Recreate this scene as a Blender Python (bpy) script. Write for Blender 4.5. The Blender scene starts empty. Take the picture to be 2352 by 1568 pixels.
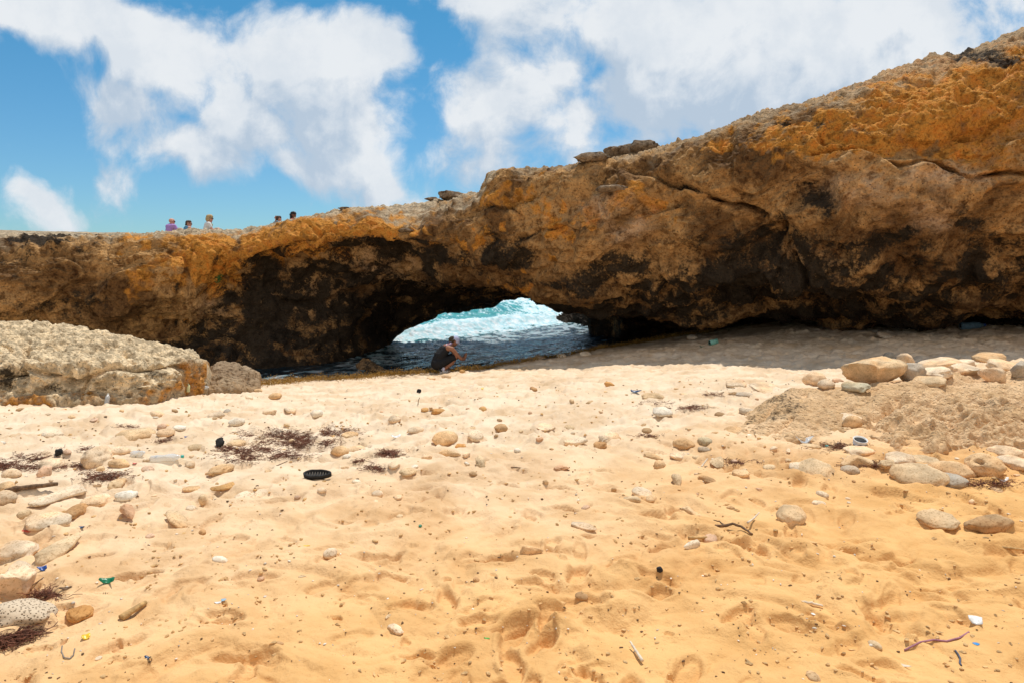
import bpy, bmesh, math, random
import numpy as np
from mathutils import Vector, Matrix, Quaternion
from mathutils.noise import noise as mnoise
random.seed(7)
RNG = np.random.default_rng(11)
SC = bpy.context.scene
COL = SC.collection
FPX = 1024 * 24.0 / 36.0            # focal length in pixels of a 1024 wide frame
EYE = np.array([0.0, 0.0, 1.6])
PITCH = math.atan(71.0 / FPX)
FWD = np.array([0, math.cos(PITCH), -math.sin(PITCH)])
UPV = np.array([0, math.sin(PITCH), math.cos(PITCH)])
K = 1024.0 / 2352.0

# ------------------------------------------------------------------ small helpers
def pdir(U, V):
    U = np.asarray(U, float); V = np.asarray(V, float)
    d = FWD * FPX + np.stack([U - 512.0, 0 * U, 0 * U], -1) + (341.0 - V)[..., None] * UPV
    return d

def pt(U, V, Y):
    d = pdir(U, V)
    return EYE + d * (np.asarray(Y, float) / d[..., 1])[..., None]

def tag(o, label=None, cat=None, group=None, kind=None):
    if label: o['label'] = label
    if cat: o['category'] = cat
    if group: o['group'] = group
    if kind: o['kind'] = kind
    return o

def link(o, parent=None):
    COL.objects.link(o)
    if parent is not None: o.parent = parent
    return o

def empty(name, loc, rz=0.0):
    o = bpy.data.objects.new(name, None); o.empty_display_size = 0.2
    o.location = loc; o.rotation_euler = (0, 0, rz)
    return link(o)

def mesh_np(name, verts, quads, mat=None, attrs=None, smooth=True, parent=None):
    verts = np.ascontiguousarray(verts, np.float32); quads = np.ascontiguousarray(quads, np.int32)
    n = quads.shape[1]
    me = bpy.data.meshes.new(name)
    me.vertices.add(len(verts)); me.vertices.foreach_set('co', verts.ravel())
    me.loops.add(quads.size); me.loops.foreach_set('vertex_index', quads.ravel())
    me.polygons.add(len(quads)); me.polygons.foreach_set('loop_start', np.arange(0, quads.size, n, dtype=np.int32))
    me.update(calc_edges=True)
    me.polygons.foreach_set('use_smooth', np.full(len(quads), smooth))
    for k, a in (attrs or {}).items():
        at = me.attributes.new(k, 'FLOAT', 'POINT'); at.data.foreach_set('value', np.ascontiguousarray(a, np.float32).ravel())
    me.validate()
    o = bpy.data.objects.new(name, me)
    if mat: me.materials.append(mat)
    return link(o, parent)

def grid_quads(nr, nc, wrap_r=False):
    idx = np.arange(nr * nc).reshape(nr, nc)
    if wrap_r: idx = np.vstack([idx, idx[:1]])
    a = idx[:-1, :-1]; b = idx[:-1, 1:]; c = idx[1:, 1:]; d = idx[1:, :-1]
    return np.stack([a, b, c, d], -1).reshape(-1, 4)

# ------------------------------------------------------------------ numpy noise
_P = np.random.default_rng(3).permutation(256).astype(np.int32); _P = np.concatenate([_P, _P, _P])
_G = np.random.default_rng(5).normal(size=(256, 3)); _G /= np.linalg.norm(_G, axis=1)[:, None]; _G = _G.astype(np.float32)
from concurrent.futures import ThreadPoolExecutor
_POOL = ThreadPoolExecutor(4)
def _threaded(fn):
    def run(p):
        p = np.asarray(p, np.float32); sh = p.shape[:-1]; p = np.ascontiguousarray(p.reshape(-1, 3))
        if len(p) < 60000: return fn(p).reshape(sh)
        ch = [p[i:i + 40000] for i in range(0, len(p), 40000)]
        return np.concatenate(list(_POOL.map(fn, ch))).reshape(sh)
    return run

@_threaded
def perlin(p):
    i = np.floor(p).astype(np.int32); f = p - i; i &= 255
    w = f * f * f * (f * (f * 6 - 15) + 10)
    out = np.zeros(len(p), np.float32)
    for dx in (0, 1):
        hx = _P[(i[:, 0] + dx) & 255]; wx = w[:, 0] if dx else 1 - w[:, 0]
        for dy in (0, 1):
            hy = _P[hx + ((i[:, 1] + dy) & 255)]; wy = wx * (w[:, 1] if dy else 1 - w[:, 1])
            for dz in (0, 1):
                h = _P[hy + ((i[:, 2] + dz) & 255)]; g = _G[h]
                out += wy * (w[:, 2] if dz else 1 - w[:, 2]) * (g[:, 0] * (f[:, 0] - dx) + g[:, 1] * (f[:, 1] - dy) + g[:, 2] * (f[:, 2] - dz))
    return out * np.float32(1.5)

def fbm(p, octaves=4, gain=0.5, lac=2.03):
    out = 0; a = 1.0; p = np.asarray(p, np.float32)
    for k in range(octaves):
        out = out + a * perlin(p + 17.3 * k); a *= gain; p = p * lac
    return out

def ridged(p, octaves=4, gain=0.5):
    out = 0; a = 1.0; p = np.asarray(p, np.float32)
    for k in range(octaves):
        out = out + a * (1 - 2 * np.abs(perlin(p + 31.7 * k))); a *= gain; p = p * 2.1
    return out

@_threaded
def worley(p):
    """distance to the nearest of one jittered point per unit cell"""
    i = np.floor(p).astype(np.int32); f = p - i
    best = np.full(len(p), 9.0, np.float32)
    J = np.random.default_rng(9).random((256, 3)).astype(np.float32)
    for dx in (-1, 0, 1):
        for dy in (-1, 0, 1):
            for dz in (-1, 0, 1):
                h = _P[_P[_P[(i[:, 0] + dx) & 255] + ((i[:, 1] + dy) & 255)] + ((i[:, 2] + dz) & 255)]
                q = J[h] + np.array([dx, dy, dz], np.float32) - f
                best = np.minimum(best, (q * q).sum(1))
    return np.sqrt(best)

def sstep(a, b, x):
    t = np.clip((x - a) / (b - a), 0, 1); return t * t * (3 - 2 * t)

def gsmooth(a, sigma):
    if sigma <= 0: return a
    r = int(3 * sigma) + 1; k = np.exp(-0.5 * (np.arange(-r, r + 1) / sigma) ** 2); k /= k.sum()
    return np.convolve(np.pad(a, r, mode='edge'), k, mode='valid')

# ------------------------------------------------------------------ node helpers
class NT:
    def __init__(s, tree): s.t = tree; s.n = tree.nodes; s.l = tree.links
    def new(s, kind, **kw):
        n = s.n.new(kind)
        for k, v in kw.items(): setattr(n, k, v)
        return n
    def put(s, sock, v):
        if v is None: return
        if hasattr(v, 'is_output'): s.l.new(v, sock)
        else:
            if isinstance(v, (tuple, list)) and sock.type == 'RGBA' and len(v) == 3: v = (*v, 1)
            sock.default_value = v
    def math(s, op, a, b=None, c=None, clamp=False):
        n = s.new('ShaderNodeMath', operation=op, use_clamp=clamp)
        for i, v in enumerate((a, b, c)): s.put(n.inputs[i], v)
        return n.outputs[0]
    def vmath(s, op, a, b=None, c=None, out=0):
        n = s.new('ShaderNodeVectorMath', operation=op)
        for i, v in enumerate((a, b, c)): s.put(n.inputs[i], v)
        return n.outputs[out]
    def mix(s, f, a, b, blend='MIX'):
        n = s.new('ShaderNodeMix', data_type='RGBA', blend_type=blend)
        s.put(n.inputs[0], f); s.put(n.inputs[6], a); s.put(n.inputs[7], b); return n.outputs[2]
    def fmix(s, f, a, b):
        n = s.new('ShaderNodeMix', data_type='FLOAT')
        s.put(n.inputs[0], f); s.put(n.inputs[2], a); s.put(n.inputs[3], b); return n.outputs[0]
    def noise(s, vec, scale, detail=5, rough=0.55, dist=0.0, out=0):
        n = s.new('ShaderNodeTexNoise'); s.put(n.inputs['Vector'], vec); s.put(n.inputs['Scale'], scale)
        n.inputs['Detail'].default_value = detail; n.inputs['Roughness'].default_value = rough; n.inputs['Distortion'].default_value = dist
        return n.outputs[out]
    def voro(s, vec, scale, feature='F1', out=0):
        n = s.new('ShaderNodeTexVoronoi', feature=feature); s.put(n.inputs['Vector'], vec); s.put(n.inputs['Scale'], scale); return n.outputs[out]
    def rng(s, v, a, b, c=0.0, d=1.0, smooth=True):
        n = s.new('ShaderNodeMapRange', interpolation_type='SMOOTHSTEP' if smooth else 'LINEAR')
        for i, x in enumerate((v, a, b, c, d)): s.put(n.inputs[i], x)
        return n.outputs[0]
    def attr(s, name): return s.new('ShaderNodeAttribute', attribute_name=name).outputs['Fac']
    def bump(s, h, strength, dist, nrm=None):
        n = s.new('ShaderNodeBump'); s.put(n.inputs['Height'], h); n.inputs['Strength'].default_value = strength
        n.inputs['Distance'].default_value = dist; s.put(n.inputs['Normal'], nrm); return n.outputs[0]

def new_mat(name):
    m = bpy.data.materials.new(name); m.use_nodes = True
    t = NT(m.node_tree); b = m.node_tree.nodes['Principled BSDF']
    tc = t.new('ShaderNodeTexCoord')
    return m, t, b, tc.outputs['Object']

def simple_mat(name, col, rough=0.6, var=0.25, scale=20, bump=0.0, spec=0.3, trans=0.0, alpha=1.0):
    m, t, b, P = new_mat(name)
    n = t.noise(P, scale, 4)
    t.put(b.inputs['Base Color'], t.mix(t.rng(n, 0.3, 0.7), tuple(c * (1 - var) for c in col), tuple(min(1, c * (1 + var)) for c in col)))
    b.inputs['Roughness'].default_value = rough; b.inputs['Specular IOR Level'].default_value = spec
    b.inputs['Transmission Weight'].default_value = trans; b.inputs['Alpha'].default_value = alpha
    if bump: t.put(b.inputs['Normal'], t.bump(t.noise(P, scale * 3, 4), bump, 0.01))
    return m
# ------------------------------------------------------------------ terrain heights
WATER = -1.1
_cols = [-400, 0, 100, 300, 443, 610, 784, 900, 1024, 1400]
_tab = {
 -400: [(0, 0), (5, 0), (9, -.15), (12, -.4), (15, -.7), (18, -.9), (30, -1.0)],
 0:    [(0, 0), (5, 0), (9, -.2), (11.5, -.45), (15, -.8), (18, -1.0), (30, -1.2)],
 100:  [(0, 0), (5, 0), (9, -.2), (11.5, -.45), (15, -.85), (17.5, -1.1), (21, -1.4), (30, -1.6)],
 300:  [(0, 0), (5, 0), (8, -.2), (11, -.45), (13.5, -.75), (16.3, -1.03), (18, -1.3), (22, -1.7), (30, -2.2)],
 443:  [(0, 0), (5, 0), (8, -.15), (11, -.35), (13.5, -.62), (17.3, -1.0), (18.6, -1.22), (22, -1.7), (30, -2.3)],
 610:  [(0, 0), (5, 0), (8, -.1), (10.5, -.2), (14.6, -.43), (20.5, -.72), (22.5, -1.15), (26, -1.8), (34, -2.4)],
 784:  [(0, 0), (5, 0), (8, -.02), (11, -.15), (12.5, -.2), (17, 0.0), (20, .1), (24, 0), (30, -1.8), (36, -2.4)],
 900:  [(0, 0), (5, 0), (8, .04), (12.2, -.05), (15, .08), (20, .2), (30, .2)],
 1024: [(0, 0), (5, 0), (8, .08), (11.4, .08), (14, .18), (17, .3), (30, .3)],
 1400: [(0, 0), (5, 0), (8, .1), (11.4, .15), (14, .25), (17, .4), (30, .4)],
}
_gu = np.arange(-400, 1401, 10.0); _gy = np.arange(0, 60.01, 0.25)
_T = np.array([np.interp(_gy, *zip(*_tab[c])) for c in _cols])
_T = np.stack([np.interp(_gu, _cols, _T[:, j]) for j in range(len(_gy))], 1)
for j in range(_T.shape[1]): _T[:, j] = gsmooth(_T[:, j], 3)
for i in range(_T.shape[0]): _T[i] = gsmooth(_T[i], 2.5)
def ground(x, y):
    x = np.asarray(x, float); y = np.asarray(y, float)
    u = np.clip((512 + FPX * x / np.maximum(y, 2.5) + 400) / 10, 0, len(_gu) - 1.001)
    v = np.clip(y / 0.25, 0, len(_gy) - 1.001)
    i = u.astype(int); j = v.astype(int); a = u - i; b = v - j
    z = _T[i, j] * (1 - a) * (1 - b) + _T[i + 1, j] * a * (1 - b) + _T[i, j + 1] * (1 - a) * b + _T[i + 1, j + 1] * a * b
    return np.where(y > 45, np.minimum(z, -3.0), z)

def ground_hit(U, V):
    """march the ray of a pixel direction down to the smooth ground"""
    d = pdir(U, V); d = d / np.linalg.norm(d); t = 1.0
    for k in range(4000):
        p = EYE + d * t
        if p[2] <= ground(p[0], p[1]): break
        t += max(0.01, 0.3 * (p[2] - float(ground(p[0], p[1]))))
    return p

# ------------------------------------------------------------------ sand
def build_sand():
    u = np.concatenate([np.linspace(-4200, -500, 22), np.linspace(-470, -70, 70), np.arange(-60, 1085, 1.0), np.linspace(1094, 1500, 70), np.linspace(1530, 5200, 22)])
    V = np.arange(790, 367, -0.78); Yn = 1.6 * FPX / (V - 270)
    Y = np.concatenate([np.linspace(-9, 1.9, 40), Yn, np.arange(Yn[-1] + .03, 24, 0.045), np.geomspace(24.1, 60, 60), np.geomspace(65, 4000, 30)])
    YY, UU = np.meshgrid(Y, u, indexing='ij')
    X = (UU - 512) / FPX * np.sqrt(YY ** 2 + 1.0)
    Z = ground(X, YY)
    P = np.stack([X, YY, np.zeros_like(X)], -1)
    near = 1 - sstep(20, 30, YY)
    amp = near * (0.55 + 0.45 * sstep(0.0, 3.0, YY))
    # trampled relief
    warp = np.stack([fbm(P * 1.1 + 4, 2), fbm(P * 1.1 + 40, 2), 0 * X], -1)
    Q = P + warp * 0.35
    rel = 0.06 * fbm(P * 0.55, 2) + 0.028 * fbm(Q * np.array([1.7, 2.4, 1]), 2)
    r1 = np.abs(perlin(Q * np.array([2.3, 3.2, 1]) + 9)); rel += 0.056 * (np.minimum(r1, 0.45) - 0.2)
    r2 = np.abs(perlin(Q * np.array([5.5, 7.0, 1]) + 3)); rel += 0.02 * (np.minimum(r2, 0.4) - 0.2)
    # wind and drag streaks that run diagonally in the open sand
    ang = math.radians(-38); s = X * math.cos(ang) - YY * math.sin(ang); t = X * math.sin(ang) + YY * math.cos(ang)
    st = perlin(np.stack([t * 0.8 + 0.3 * warp[..., 0], s * 5.5 + warp[..., 1], 0 * s], -1)) * (0.3 + 0.7 * sstep(-1.0, 2.5, X))
    rel += 0.030 * st * (1 - sstep(6, 9, YY))
    rel += (0.019 * np.tanh(7 * perlin(Q * np.array([1.9, 3.0, 1]) + 13)) + 0.011 * np.tanh(6 * perlin(Q * np.array([5.0, 7.5, 1]) + 23))) * sstep(-.2, .25, fbm(P * .7 + 5, 2))
    rough = sstep(0.05, 0.45, fbm(P * 0.8 + 71, 3))
    rel += rough * 0.016 * fbm(P * 9, 3) + 0.007 * fbm(P * 14, 2)
    far_rough = sstep(5.2, 7.5, YY) * (1 - sstep(17, 20, YY))
    rel += far_rough * (0.045 * np.maximum(0, fbm(P * np.array([4.5, 3.0, 1]) + 5, 3)) + 0.018 * fbm(P * 11 + 8, 2))
    Z = Z + rel * amp
    dark = np.zeros_like(Z)
    # footprints: heel and ball dents with a pushed-up rim
    rr = np.random.default_rng(21)
    def stamp(x0, y0, a, L, W, dep):
        R = L * 1.3
        i0, i1 = np.searchsorted(Y, [y0 - R, y0 + R])
        if i1 - i0 < 2: return
        uu = 512 + FPX * np.array([x0 - R, x0 + R]) / math.sqrt(y0 * y0 + 1)
        j0, j1 = np.searchsorted(u, uu)
        if j1 - j0 < 2: return
        xs = X[i0:i1, j0:j1] - x0; ys = YY[i0:i1, j0:j1] - y0
        c, sn = math.cos(a), math.sin(a); lx = xs * c + ys * sn; ly = -xs * sn + ys * c
        lx = lx + 0.25 * W * np.sin(ly * 30 + x0 * 9); wl = W * (1 + 0.22 * lx / L)
        d = np.sqrt((lx / (L * .5)) ** 2 + (ly / (wl * .5)) ** 2)
        prof = -dep * (1 - sstep(0.66, 1.02, d)) + dep * .42 * np.exp(-((d - 1.22) / .22) ** 2) * (0.6 + 0.4 * np.sin(3 * np.arctan2(ly, lx) + x0 * 7))
        prof *= 1 - sstep(1.6, 2.4, d)
        Z[i0:i1, j0:j1] += prof
    for k in range(1150):
        y0 = rr.uniform(1.9, 15.5) ** 1.0; hw = 0.85 * (y0 + 0.8)
        if y0 > 9 and rr.random() < 0.4: continue
        stamp(rr.uniform(-hw, hw), y0, rr.normal(0.5, 0.9), rr.uniform(.13, .28), rr.uniform(.075, .12), rr.uniform(.010, .032))
    for path in range(18):     # walking tracks
        x0 = rr.uniform(-4, 4); y0 = rr.uniform(2.4, 9); a = rr.normal(0.5, 1.0); 
        for k in range(9):
            sx = x0 + k * .62 * math.cos(a) - (k % 2 * .2 - .1) * math.sin(a); sy = y0 + k * .62 * math.sin(a) + (k % 2 * .2 - .1) * math.cos(a)
            if sy > 1.9: stamp(sx, sy, a + rr.normal(0, .12), .27, .105, rr.uniform(.026, .045))
    for k in range(260):       # kicked-up small clods and pits
        y0 = rr.uniform(2, 7); hw = .85 * (y0 + .6)
        stamp(rr.uniform(-hw, hw), y0, rr.uniform(0, 3), rr.uniform(.04, .09), rr.uniform(.025, .06), rr.uniform(-.02, .03))
    wet = (1 - sstep(-1.04, -0.86, Z + 0.03 * fbm(P * 2, 2))) * sstep(10, 13, YY)
    rough_a = rough
    verts = np.stack([X, YY, Z], -1).reshape(-1, 3)
    o = mesh_np('sand', verts, grid_quads(len(Y), len(u)), M['sand'], {'wet': wet, 'rough': rough_a})
    tag(o, 'pale golden trampled beach sand sloping down to the water', 'sand', kind='structure')
    return o

def sand_mat():
    m, t, b, P = new_mat('beach_sand')
    sep = t.new('ShaderNodeSeparateXYZ'); t.l.new(P, sep.inputs[0]); X, Y, Z = sep.outputs
    big = t.noise(P, 0.35, 3); mid = t.noise(P, 2.6, 4); fine = t.noise(P, 90, 3, 0.7)
    # coarser orange quartz sand in the near beach, paler shell sand towards the water
    gy = t.math('ADD', t.math('ADD', Y, t.math('MULTIPLY', X, -0.55)), t.math('MULTIPLY', t.math('SUBTRACT', big, 0.5), 4.0))
    pale = t.rng(gy, 2.2, 7.5)
    c = t.mix(pale, (0.77, 0.452, 0.182), (0.80, 0.63, 0.45))
    c = t.mix(t.rng(mid, 0.35, 0.7), c, t.mix(1.0, c, (0.84, 0.78, 0.70), 'MULTIPLY'))
    c = t.mix(t.math('MULTIPLY', t.attr('rough'), 0.4), c, t.mix(1.0, c, (0.80, 0.70, 0.58), 'MULTIPLY'))
    c = t.mix(t.rng(fine, 0.62, 0.78), c, t.mix(1.0, c, (0.70, 0.62, 0.5), 'MULTIPLY'))
    speck = t.voro(P, 38, out=0)
    sp2 = t.noise(P, 5.0, 2)
    c = t.mix(t.math('MULTIPLY', t.rng(speck, 0.09, 0.05), t.rng(sp2, 0.54, 0.64)), c, (0.20, 0.11, 0.05))
    c = t.mix(t.attr('wet'), c, (0.16, 0.10, 0.055))
    t.put(b.inputs['Base Color'], c)
    t.put(b.inputs['Roughness'], t.fmix(t.attr('wet'), 0.95, 0.35)); b.inputs['Specular IOR Level'].default_value = 0.12
    h = t.math('ADD', t.noise(P, 60, 4, 0.6), t.math('MULTIPLY', t.noise(P, 16, 4, 0.6), 1.6))
    t.put(b.inputs['Normal'], t.bump(h, 0.55, 0.012))
    return m

# ------------------------------------------------------------------ lofted rock
def loft(cols, rows, seg, closed=True):
    """rows: list of (ncol,3) arrays; Catmull-Rom through them, seg[k] samples between row k and k+1"""
    n = len(rows); out = []; ids = []
    for k in range(n if closed else n - 1):
        p1, p2 = rows[k], rows[(k + 1) % n]
        p0 = rows[(k - 1) % n] if closed or k > 0 else p1
        p3 = rows[(k + 2) % n] if closed or k + 2 < n else p2
        l1 = np.linalg.norm(p2 - p1, axis=1, keepdims=True) + 1e-6
        l0 = np.linalg.norm(p1 - p0, axis=1, keepdims=True) + 1e-6; l2 = np.linalg.norm(p3 - p2, axis=1, keepdims=True) + 1e-6
        m1 = ((p1 - p0) / l0 * l1 + (p2 - p1) / l1 * l0) / (l0 + l1) * l1
        m2 = ((p2 - p1) / l1 * l2 + (p3 - p2) / l2 * l1) / (l1 + l2) * l1
        for s in range(seg[k]):
            t = s / seg[k]; t2, t3 = t * t, t * t * t
            out.append((2 * t3 - 3 * t2 + 1) * p1 + (t3 - 2 * t2 + t) * m1 + (-2 * t3 + 3 * t2) * p2 + (t3 - t2) * m2); ids.append(k + t)
    if not closed: out.append(rows[-1]); ids.append(n - 1.0)
    return np.stack(out), np.array(ids)

def grid_normals(G, closed):
    du = np.gradient(G, axis=1)
    if closed: dv = (np.roll(G, -1, 0) - np.roll(G, 1, 0)) / 2
    else: dv = np.gradient(G, axis=0)
    N = np.cross(du, dv); return N / (np.linalg.norm(N, axis=-1, keepdims=True) + 1e-9)

def project(G):
    d = G - EYE; w = d @ FWD
    w = np.where(w > .1, w, .1)
    return 512 + FPX * d[..., 0] / w, 341 - FPX * (d @ UPV) / w

def seg_dist(U, V, line):
    best = np.full(U.shape, 1e9)
    for (a, b), (c, d) in zip(line[:-1], line[1:]):
        L = (c - a) ** 2 + (d - b) ** 2; t = np.clip(((U - a) * (c - a) + (V - b) * (d - b)) / L, 0, 1)
        best = np.minimum(best, np.hypot(U - a - t * (c - a), V - b - t * (d - b)))
    return best

def blob(U, V, items):
    out = np.zeros(U.shape)
    for (cu, cv, ru, rv, w) in items:
        out = np.maximum(out, w * np.exp(-(((U - cu) / ru) ** 2 + ((V - cv) / rv) ** 2)))
    return out

def crow(cols, spec, sig=6, world=False):
    spec = np.array(spec, float); st = cols[1] - cols[0]
    A = gsmooth(np.interp(cols, spec[:, 0], spec[:, 1]), sig / st); Yv = gsmooth(np.interp(cols, spec[:, 0], spec[:, 2]), max(sig, 8) / st)
    if not world: return pt(cols, A, Yv)
    return np.stack([(cols - 512) / FPX * Yv, Yv, A], -1)

F = lambda x, y: (x * K, y * K)
ARCH_COLS = np.arange(-360, 1400, 1.25)
def build_arch():
    c = ARCH_COLS
    T = {  # U: B(V,Y) C D1 D2 E F G
     -360: (236,18.5, 240,17, 265,16.4, 300,16.2, 340,16.4, 365,16.8, 385,16.8),
     0:   (236.5,20, 240,18.4, 262,17.9, 290,17.7, 322,18.0, 350,18.6, 374,18.6),
     110: (235,20.5, 239,18.8, 258,18.3, 285,18.1, 315,18.5, 345,19.2, 376,18.4),
     190: (230,20.5, 235,19.0, 250,18.6, 272,18.6, 296,18.9, 335,19.3, 376,18.2),
     245: (230,20.8, 234,19.2, 245,18.8, 258,18.7, 272,19.1, 322,19.6, 375,18.2),
     270: (224,20.9, 228,19.3, 238,18.9, 248,18.8, 259,19.2, 312,19.7, 374,18.4),
     300: (217.5,21, 222,19.3, 232,18.9, 241,18.8, 251,19.3, 308,19.9, 371,18.8),
     350: (210,21.5, 216,19.3, 226,18.9, 236,18.8, 246,19.3, 301,21, 364,20.6),
     384: (209.5,22, 228,19.0, 233,18.8, 239,18.8, 245,19.3, 292,21.8, 350,23.8),
     388: (209.4,22, 230,19.0, 234,18.8, 239,18.8, 245,19.3, 291,21.8, 346,24.4),
     394: (209.2,22, 231,19.0, 235,18.8, 239,18.8, 245,19.3, 290,21.9, 337,24.6),
     405: (209,22.1, 232,18.9, 235,18.7, 239,18.7, 248,19.2, 288,21.9, 327,24.8),
     421: (208,22.2, 231,18.8, 235,18.6, 239,18.6, 252,19.1, 287,22, 320,25.1),
     437: (205,22.3, 228,18.7, 233,18.5, 244,18.5, 257,19, 288,22, 313.3,25.4),
     449: (204,22.3, 223,18.7, 231,18.4, 246,18.4, 261,19, 288,22.2, 310,25.6),
     463: (202.5,22.2, 216,18.6, 227,18.3, 247,18.3, 266,19, 289,22.3, 308.5,25.9),
     478: (199,21.6, 208,18.5, 222,18.2, 248,18.2, 271,19, 289.5,22.4, 305.6,26),
     485: (196,20, 201,18.5, 217,18.1, 249,18.0, 274,19, 290,22.4, 305,26),
     488: (178,19.7, 183,18.4, 211,18.0, 249,18.0, 275,19, 290,22.4, 304.6,26),
     494: (176,19.6, 180,18.3, 209,17.8, 249,17.9, 277,19, 291,22.2, 304,25.5),
     502: (175,19.5, 179,18.2, 208,17.7, 250,17.8, 280,19.1, 290,22, 299,25),
     512: (174.8,19.4, 178,18.1, 207,17.6, 251,17.7, 284,19.3, 289,21.8, 292.7,24.5),
     520: (174.5,19.3, 178,18.0, 207,17.6, 252,17.7, 287,19.6, 288.5,21.8, 289.4,24),
     527: (174.3,19.2, 178,17.9, 209,17.4, 252,17.5, 289,20, 288.5,22, 289.2,24),
     532: (174,19.1, 178,17.8, 211,17.3, 242,17.4, 294,20.2, 288,22.5, 284,25.5),
     539: (174,19, 178,17.6, 214,17.1, 252,17.3, 301.5,19.6, 291,23, 284,27),
     552: (173,18.9, 178,17.4, 215,16.9, 258,17.2, 304.5,19.2, 291,23, 283,27.5),
     562: (171.5,18.7, 177,17.2, 215,16.8, 261,17.0, 308.2,18.9, 291,23, 283,28),
     567: (170,18.6, 176,17.1, 215,16.7, 262,17.0, 309.3,18.8, 291,23, 283,28),
     578: (168.5,18.4, 174,17.0, 214,16.5, 262,16.8, 307,18.6, 291,23.5, 284,28.5),
     586: (167,18.3, 173,16.9, 214,16.4, 262,16.7, 307.5,18.5, 290,23.5, 284,28.5),
     620: (160,18, 168,16.6, 210,16.0, 258,16.2, 310,18, 308,22, 340,26.5),
     650: (154.5,17.6, 161,16.2, 205,15.6, 255,15.8, 312,17.5, 305,22, 338,27),
     700: (141.5,16.8, 149,15.5, 200,14.9, 255,15.2, 316,17.2, 310,21, 335,24.5),
     740: (126,16.3, 134,15.1, 190,14.6, 250,15.0, 316,17.1, 311,20.3, 328,23),
     784: (111,15.8, 120,14.6, 175,13.9, 243,14.3, 317,16.9, 312,19.8, 323,22),
     827: (96.5,15.5, 108,14.3, 168,13.5, 238,13.9, 318,16.6, 313,19.4, 322,21),
     871: (80.5,15.3, 94,14.1, 161,13.2, 235,13.5, 320,16.2, 315,18.6, 321,20),
     914: (65,15.0, 83,14.0, 153,13.1, 233,13.3, 321,15.8, 316,18.0, 321,19.2),
     958: (56.5,14.8, 75,13.8, 148,12.9, 230,13.1, 320,15.3, 317,17.2, 322,18),
     975: (52,14.8, 70,13.8, 145,12.9, 229,13.1, 319,15.2, 317,17, 323,17.6),
     1024:(34,14.6, 56,13.7, 138,12.8, 225,13.0, 316,14.8, 318,16.3, 324,16.8),
     1150:(5,14, 28,13.2, 130,12.4, 225,12.5, 316,14, 320,15.5, 326,15.5),
     1400:(-40,13, -15,12.2, 110,11.5, 220,11.6, 316,13, 320,14, 328,14)}
    us = sorted(T); g = lambda k: [(u, T[u][2 * k], T[u][2 * k + 1]) for u in us]
    back = crow(c, [(-360,2.5,32),(210,2.5,33),(290,2.7,32),(350,2.6,28),(390,2.5,26),(440,2.5,26.2),(500,2.8,26),(580,3.3,29),(784,4.6,29),(1024,6.0,27),(1400,7,24)], 12, True)
    mid = crow(c, [(-360,2.55,24),(100,2.5,25),(210,2.62,25.5),(290,2.85,26),(380,2.9,24.5),(440,3.1,24.6),(484,3.3,24.6),(500,3.5,24.3),(580,4.0,23.5),(700,4.6,21.5),(784,5.0,20),(1024,6.6,19),(1400,7.4,17)], 12, True)
    lowc = lambda k, r: [(u, v + (0 if k > 1 else 5.0 if u < 345 else 2.5 if u < 360 else 4.0 if u > 800 else 0), y) for u, v, y in r]
    B, C_, D1, D2, E, Fr, G = (crow(c, lowc(k, g(k)), s) for k, s in enumerate((2.2, 3, 7, 7, 2.5, 5, 1.6)))
    hole = sstep(383, 391, c) * (1 - sstep(583, 600, c)); h = hole[:, None]
    Hw = G.copy(); Hw[:, 1] += .4; Hw[:, 2] = -4.5; Hh = G.copy(); Hh[:, 1] += .6; Hh[:, 0] *= 1.02; Hh[:, 2] += .25
    H = Hw * (1 - h) + Hh * h
    H2w = back.copy(); H2w[:, 1] += 1.0; H2w[:, 2] = -4.5; H2h = back.copy(); H2h[:, 1] -= .3; H2h[:, 2] = 1.6
    H2 = H2w * (1 - h) + H2h * h
    rows = [back, mid, B, C_, D1, D2, E, Fr, G, H, H2]
    seg = [26, 60, 34, 80, 110, 100, 90, 80, 12, 10, 14]
    Gd, ids = loft(c, rows, seg)
    U, V = project(Gd); I = np.broadcast_to(ids[:, None], U.shape)
    N = grid_normals(Gd, True)
    cen = Gd.mean(axis=0)
    if ((Gd[200:300] - cen) * N[200:300]).sum() < 0: N = -N
    face = sstep(1.6, 2.4, I) * (1 - sstep(8.3, 9, I))
    edge = np.exp(-((I - 2.3) / .5) ** 2)
    P = Gd
    wob = fbm(P * .5 + 50, 2)[..., None]
    d = 0.30 * fbm(P * 0.42 + 2, 2) * (.08 + .92 * sstep(2.5, 3.5, I)) * (1 - .5 * np.exp(-((I - 8) / .5) ** 2))
    d += 0.12 * ridged(P * np.array([.7, .7, 1.1]) + wob, 3) * (1 - .6 * edge) - .07 * sstep(2.4, 3.3, I)
    d += 0.06 * fbm(P * 2.3 + 7, 3) - 0.16 * sstep(.02, .10, perlin(P * np.array([.55, .55, 1.1]) + wob * .8 + 61)) * sstep(3.2, 3.8, I)
    d -= 0.10 * sstep(.1, .5, fbm(P * np.array([1.2, 1.2, 2.0]) + 33, 2))
    w1 = worley(P * 2.1 + .25 * fbm(P * 3, 2)[..., None]); d += 0.06 * (w1 - .5)
    d += 0.028 * ridged(P * 6.5, 3) - .014 + .016 * fbm(P * 15, 2)
    pit = worley(P * 7); d -= 0.035 * (1 - sstep(.12, .42, pit)) * sstep(-.15, .25, fbm(P * .9 + 90, 2))
    top = (1 - sstep(2.6, 3.25, I)) * sstep(.3, 1.2, I)
    d += top * (0.05 * ridged(P * 3.1 + 5, 3) + .05 * np.maximum(0, fbm(P * 7, 2)) - .05)
    # cracks and grooves, carved
    Uw = U + 4 * fbm(P * 1.6 + 60, 4); Vw = V + 4.5 * fbm(P * 1.6 + 80, 4)
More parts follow.
